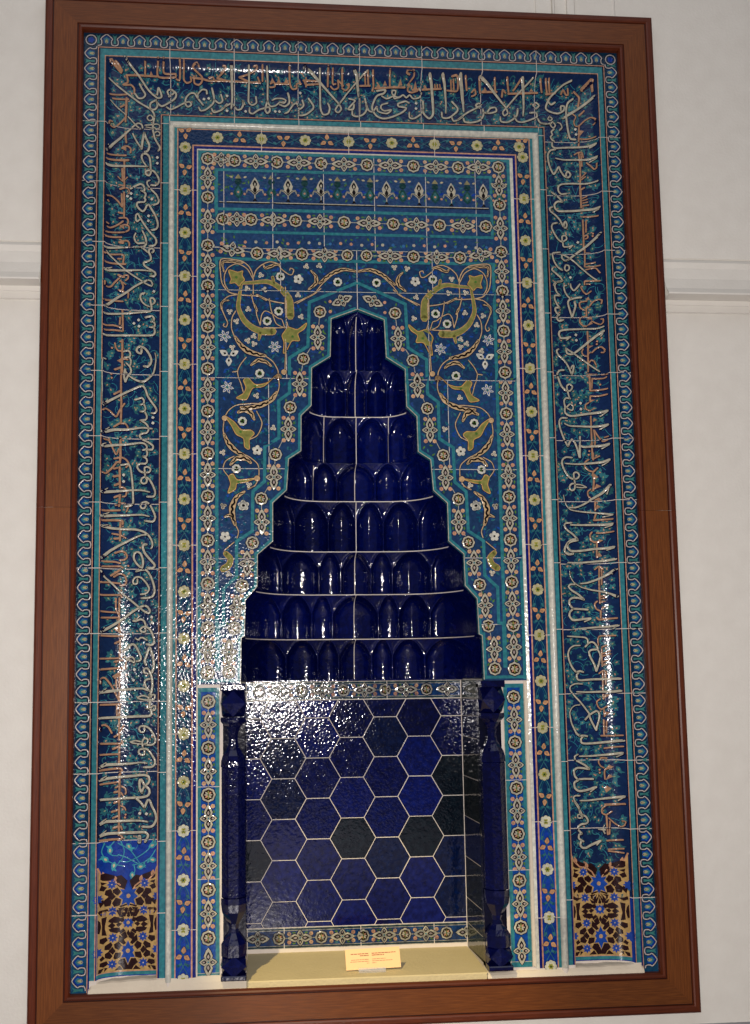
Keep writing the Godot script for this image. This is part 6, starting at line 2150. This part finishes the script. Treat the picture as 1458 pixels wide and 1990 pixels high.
func extrude_x(prof: Array, x0: float, x1: float) -> ArrayMesh:
	var s := Soup.new()
	for i in prof.size() - 1:
		var n := 1
		s.quad(Vector3(x0, prof[i][0], prof[i][1]), Vector3(x1, prof[i][0], prof[i][1]), Vector3(x1, prof[i + 1][0], prof[i + 1][1]), Vector3(x0, prof[i + 1][0], prof[i + 1][1]), Color.WHITE, Vector3(0, (prof[i][1] - prof[i + 1][1]) * signf(prof[i][0] - prof[i + 1][0]) * -1.0, 1.0))
	return s.mesh()

func room() -> void:
	var s := Soup.new()
	var z := -0.02
	var hx := W + 0.10
	var ylo := -0.12
	var yhi := H + 0.10
	var a := [Vector2(-4, -0.26), Vector2(4, -0.26), Vector2(4, 6.2), Vector2(-4, 6.2)]
	var b := [Vector2(-hx, ylo), Vector2(hx, ylo), Vector2(hx, yhi), Vector2(-hx, yhi)]
	for i in 4:
		var j := (i + 1) % 4
		s.quad(Vector3(a[i].x, a[i].y, z), Vector3(a[j].x, a[j].y, z), Vector3(b[j].x, b[j].y, z), Vector3(b[i].x, b[i].y, z), Color.WHITE, Vector3.BACK)
		s.quad(Vector3(b[i].x, b[i].y, z), Vector3(b[j].x, b[j].y, z), Vector3(b[j].x, b[j].y, z - 0.5), Vector3(b[i].x, b[i].y, z - 0.5), Color.WHITE)
		s.quad(Vector3(a[i].x, a[i].y, z), Vector3(a[j].x, a[j].y, z), Vector3(a[j].x, a[j].y, z - 0.5), Vector3(a[i].x, a[i].y, z - 0.5), Color.WHITE)
	s.quad(Vector3(-4, -0.26, z - 0.5), Vector3(4, -0.26, z - 0.5), Vector3(4, 6.2, z - 0.5), Vector3(-4, 6.2, z - 0.5), Color.WHITE, Vector3.FORWARD)
	var wall := put("wall", s.mesh(), M["wall_paint"], self)
	tag(wall, "", "", "", "structure")
	# the moulding that runs along the wall behind the frame
	var left := [[3.085, -0.021], [3.081, -0.010], [2.984, -0.008], [2.980, -0.013], [2.970, 0.006], [2.955, 0.016], [2.930, 0.012], [2.880, 0.020], [2.830, 0.040], [2.800, 0.060], [2.793, 0.060], [2.790, -0.004], [2.770, -0.006], [2.768, -0.010], [2.740, -0.010], [2.737, -0.021]]
	put("wall_moulding", extrude_x(left, -4.0, -W - 0.1556), M["wall_paint"], wall)
	var right := []
	for k in left: right.append([k[0] - 0.014 if k[0] > 2.8 else k[0] - 0.010, k[1]])
	put("wall_moulding", extrude_x(right, W + 0.1556, 4.0), M["wall_paint"], wall)
	for k in [[0.80, 0.872, 0.010], [0.872, 0.882, 0.024], [0.940, 0.975, 0.016], [1.149, 1.163, 0.004]]:
		var q := Soup.new()
		q.box(Vector3(k[0], H + 0.02, -0.03), Vector3(k[1], 6.1, -0.02 + k[2]), 0.004)
		put("panel_moulding", q.mesh(), M["wall_paint"], wall)
	var f := Soup.new()
	f.quad(Vector3(-5, -0.215, -0.05), Vector3(5, -0.215, -0.05), Vector3(5, -0.215, 5.2), Vector3(-5, -0.215, 5.2), Color.WHITE, Vector3.UP)
	f.quad(Vector3(-5, -0.315, -0.05), Vector3(5, -0.315, -0.05), Vector3(5, -0.315, 5.2), Vector3(-5, -0.315, 5.2), Color.WHITE, Vector3.DOWN)
	f.quad(Vector3(-5, -0.215, 5.2), Vector3(5, -0.215, 5.2), Vector3(5, -0.315, 5.2), Vector3(-5, -0.315, 5.2), Color.WHITE, Vector3.BACK)
	tag(put("floor", f.mesh(), M["floor_stone"], self), "", "", "", "structure")
	var fr := Node3D.new()
	fr.name = "wooden_frame"
	add_child(fr)
	tag(fr, "tall brown varnished wooden frame round the blue tiled niche", "frame")
	frame_side("stile", 0, 1.869, 9.0, fr, 0.98)
	frame_side("stile", 0, -9.0, 1.868, fr, 1.02)
	frame_side("stile", 2, 1.857, 9.0, fr, 0.93)
	frame_side("stile", 2, -9.0, 1.856, fr, 0.96)
	frame_side("top_rail", 1, 0, 0, fr, 0.92)
	frame_side("bottom_rail", 3, 0, 0, fr, 0.90)

func plaster_and_sill() -> void:
	# uneven plaster at the foot of the tiles, in two lengths beside the niche, and the sill of the niche
	for e in [[-1.086, -0.486, 0.030, 0.048], [0.458, 1.090, 0.026, 0.036]]:
		var s := Soup.new()
		var n := 60
		var prof := [[1.0, -0.075], [1.0, -0.012], [0.9, -0.002], [0.55, 0.008], [0.0, 0.012], [-0.35, 0.012]]
		for i in n:
			var f := []
			for k in 2:
				var x := lerpf(e[0], e[1], float(i + k) / n)
				var d := -absf(x) + W
				var h: float = lerpf(e[2], e[3], float(i + k) / n) + 0.006 * smoothstep(0.07, 0.16, d) * signf(-x) + 0.0012 * sin(x * 47.0) + 0.0008 * sin(x * 113.0 + 1.0)
				if d < 0.066: h -= 0.012
				f.append([x, h])
			for k in prof.size() - 1:
				s.quad(Vector3(f[0][0], f[0][1] * prof[k][0], prof[k][1]), Vector3(f[1][0], f[1][1] * prof[k][0], prof[k][1]), Vector3(f[1][0], f[1][1] * prof[k + 1][0], prof[k + 1][1]), Vector3(f[0][0], f[0][1] * prof[k + 1][0], prof[k + 1][1]), Color.WHITE, Vector3(0, 1, 0.6))
		put("plaster_ledge", s.mesh(), M["plaster"], niche)
	var q := Soup.new()
	q.box(Vector3(-0.4855, -0.03, BACK - 0.01), Vector3(0.4575, 0.024, 0.013), 0.004)
	put("niche_sill", q.mesh(), M["sill_plaster"], niche)

func label_card() -> void:
	var o := Node3D.new()
	o.name = "label_card"
	add_child(o)
	o.position = Vector3(0.017, 0.030, -0.068)
	o.rotation = Vector3(-0.38, 0.02, 0.02)
	tag(o, "small buff museum label printed with two columns of brown lines", "label")
	var s := Soup.new()
	var paper := Color8(226, 184, 132)
	s.box(Vector3(-0.110, 0.0, -0.0015), Vector3(0.110, 0.078, 0.0), 0.0004, paper)
	put("card_sheet", s.mesh(), M["card"], o)
	# the print is too small to read in the photograph: rows of short brown strokes stand for its words
	var t := Soup.new()
	var brown_ink := Color8(140, 72, 48)
	var rows := [[0.057, -0.088, -0.016, 0.0030], [0.050, -0.052, -0.016, 0.0030], [0.036, -0.088, -0.016, 0.0018], [0.029, -0.092, -0.016, 0.0018], [0.022, -0.026, -0.016, 0.0016], [0.057, -0.004, 0.094, 0.0030], [0.050, -0.004, 0.046, 0.0030], [0.036, -0.004, 0.050, 0.0018], [0.029, -0.004, 0.078, 0.0018], [0.022, -0.004, 0.012, 0.0016]]
	for r in rows:
		var x: float = r[1]
		while x < r[2]:
			var l := minf(rng.randf_range(0.006, 0.018), r[2] - x)
			t.quad(Vector3(x, r[0], 0.0004), Vector3(x + l, r[0], 0.0004), Vector3(x + l, r[0] + r[3], 0.0004), Vector3(x, r[0] + r[3], 0.0004), brown_ink, Vector3.BACK)
			x += l + 0.0016
	put("card_print", t.mesh(), M["card"], o)
	var h := Node3D.new()
	h.name = "card_holder"
	add_child(h)
	h.position = Vector3(0.012, 0.0242, -0.060)
	tag(h, "clear acrylic stand that holds the buff museum label on the niche sill", "stand")
	var b := Soup.new()
	b.box(Vector3(-0.058, 0.0, -0.030), Vector3(0.050, 0.004, 0.022), 0.001)
	put("foot", b.mesh(), M["acrylic"], h)
	var lip := Soup.new()
	lip.box(Vector3(-0.058, 0.004, 0.010), Vector3(0.050, 0.016, 0.0135), 0.001)
	put("lip", lip.mesh(), M["acrylic"], h)
	var rest := Soup.new()
	rest.quad(Vector3(-0.05, 0.004, -0.010), Vector3(0.042, 0.004, -0.010), Vector3(0.042, 0.058, -0.032), Vector3(-0.05, 0.058, -0.032), Color.WHITE, Vector3.BACK)
	rest.quad(Vector3(-0.05, 0.004, -0.013), Vector3(0.042, 0.004, -0.013), Vector3(0.042, 0.058, -0.035), Vector3(-0.05, 0.058, -0.035), Color.WHITE, Vector3.FORWARD)
	put("back_rest", rest.mesh(), M["acrylic"], h)

func finish_painting() -> void:
	var done := {}
	for z in zones:
		for t: Tile in zones[z]:
			if done.has(t): continue
			done[t] = true
			for k in 2:
				if t.v[k].size() == 0: continue
				var fresh := t.node.material_override
				put("painted_ornament" if k == 0 else "glazed_lettering", arrays_mesh(t.v[k], t.n[k], t.c[k]), fresh, t.node)

func grout_bed() -> void:
	var s := Soup.new()
	var white_ := Color.WHITE
	var n := EL.size() - 1
	for i in n:
		for side in [0, 2]:
			span(s, side, i, 0.0, H - ET[i], 0.0, H - ET[i + 1], white_, null, -0.0019)
		span(s, 1, i, -W + EL[i], W - ER[i], -W + EL[i + 1], W - ER[i + 1], white_, null, -0.0019)
	var p := PackedVector2Array([Vector2(-W + EL[n], 1.150), Vector2(AX - STEP[-1][0] - 0.004, 1.150)])
	for k in range(STEP.size() - 1, -1, -1): p.append(Vector2(AX - STEP[k][0] - 0.004, STEP[k][1] + 0.003))
	for k in range(1, STEP.size()): p.append(Vector2(AX + STEP[k][0] + 0.004, STEP[k][1] + 0.003))
	p.append_array(PackedVector2Array([Vector2(AX + STEP[-1][0] + 0.004, 1.150), Vector2(W - ER[n], 1.150), Vector2(W - ER[n], H - ET[n]), Vector2(-W + EL[n], H - ET[n])]))
	var ix := Geometry2D.triangulate_polygon(p)
	var zz := PANEL - 0.0024
	for k in range(0, ix.size(), 3): s.tri(Vector3(p[ix[k]].x, p[ix[k]].y, zz), Vector3(p[ix[k + 1]].x, p[ix[k + 1]].y, zz), Vector3(p[ix[k + 2]].x, p[ix[k + 2]].y, zz), white_, Vector3.BACK)
	for e in [[-W + EL[n], -0.575], [0.545, W - ER[n]]]:
		s.quad(Vector3(e[0], 0.0, zz), Vector3(e[1], 0.0, zz), Vector3(e[1], 1.150, zz), Vector3(e[0], 1.150, zz), white_, Vector3.BACK)
	put("grout_bed", s.mesh(), M["grout"], niche)

# ---------------------------------------------------------------- the scene
func _ready() -> void:
	rng.seed = 1432
	var cam := Camera3D.new()
	cam.name = "camera"
	cam.projection = Camera3D.PROJECTION_FRUSTUM
	cam.near = 0.1
	cam.far = 60.0
	cam.size = 0.1067107
	cam.frustum_offset = Vector2(0.00447497, 0.00700998)
	cam.transform = Transform3D(Basis(Vector3(0.99685881, -0.01306968, 0.07811333), Vector3(0.00502512, 0.9947401, 0.10230774), Vector3(-0.07903959, -0.10159384, 0.99168112)), Vector3(-0.44173, 1.18384, 3.8556))
	cam.current = true
	add_child(cam)
	var env := Environment.new()
	env.background_mode = Environment.BG_COLOR
	env.background_color = Color(0.40, 0.395, 0.41)
	env.tonemap_mode = Environment.TONE_MAPPER_LINEAR
	env.tonemap_exposure = 0.74
	env.sdfgi_enabled = true
	env.ssao_enabled = true
	env.ssil_enabled = true
	var we := WorldEnvironment.new()
	we.name = "surroundings"
	we.environment = env
	add_child(we)
	# the camera's own flash, just above and beside the lens
	var flash := OmniLight3D.new()
	flash.name = "camera_flash"
	flash.position = Vector3(-0.42, 1.235, 3.90)
	flash.light_color = Color(1.0, 0.97, 0.95)
	flash.light_energy = 17.5
	flash.light_size = 0.035
	flash.omni_range = 12.0
	flash.omni_attenuation = 2.0
	flash.shadow_enabled = true
	add_child(flash)
	# a warm spotlight of the exhibition, up on the left in front of the niche
	var spot := SpotLight3D.new()
	spot.name = "exhibition_spotlight"
	spot.position = Vector3(-1.45, 3.6, 2.6)
	spot.light_color = Color(1.0, 0.90, 0.64)
	spot.light_energy = 26.0
	spot.light_size = 0.03
	spot.spot_angle = 9.0
	spot.spot_angle_attenuation = 0.6
	spot.spot_range = 12.0
	spot.spot_attenuation = 2.0
	spot.shadow_enabled = true
	add_child(spot)
	spot.look_at(Vector3(0.06, 0.0, -0.12))

	# what daylight there is comes down from a skylight
	var sky_light := AreaLight3D.new()
	sky_light.name = "ceiling_daylight"
	sky_light.position = Vector3(0.0, 6.4, 3.2)
	sky_light.rotation = Vector3(-PI / 2.0, 0, 0)
	sky_light.area_size = Vector2(5.0, 4.0)
	sky_light.light_color = Color(0.96, 0.97, 1.0)
	sky_light.light_energy = 9.0
	sky_light.area_range = 14.0
	sky_light.area_attenuation = 2.0
	sky_light.shadow_enabled = true
	add_child(sky_light)

	make_materials()
	bands()
	room()
	niche = Node3D.new()
	niche.name = "tiled_prayer_niche"
	add_child(niche)
	tag(niche, "blue and turquoise glazed tile prayer niche with stalactite hood and Arabic inscription border", "mihrab")
	grout_bed()
	var fresh_low := func(side: int, y: float) -> bool: return y < (0.55 if side == 0 else 0.28)
	band_tiles("inscription_tile", 0, SPLIT, [3.508, 3.246, 2.984, 2.712, 2.437, 2.166, 1.895, 1.629, 1.368, 1.098, 0.822, 0.558, 0.287], [-0.794, -0.523, -0.250, 0.014, 0.285, 0.550, 0.790], [3.508, 3.262, 2.996, 2.712, 2.455, 2.171, 1.908, 1.643, 1.368, 1.103, 0.832, 0.558, 0.287], ["inscription", "border"], [0.044, 0.036], fresh_low)
	var fresh_flower := func(_side: int, y: float) -> bool: return y < 0.57
	band_tiles("flower_border_tile", SPLIT, EL.size() - 1, [3.218, 2.843, 2.469, 2.094, 1.720, 1.345, 0.970, 0.596, 0.2205], [-0.409, -0.039, 0.331], [3.218, 2.843, 2.469, 2.094, 1.720, 1.345, 0.970, 0.596, 0.2205], ["flower"], [0.030, 0.028], fresh_flower)
	inner_panel()
	back_wall()
	hood()
	column(-0.5345)
	column(0.5065)
	plaster_and_sill()
	outer_border()
	flower_border()
	for t: Tile in zones["inscription"]:
		if t.r.end.y > 0.30 and not (t.r.position.x < -0.9 and t.r.end.y < 0.56): creeper(t)
	scroll_ground()
	star_panel(-1.0, 0.064, 0.45)
	star_panel(1.0, 0.056, 0.45)
	writing()
	panel_painting()
	finish_painting()
	label_card()
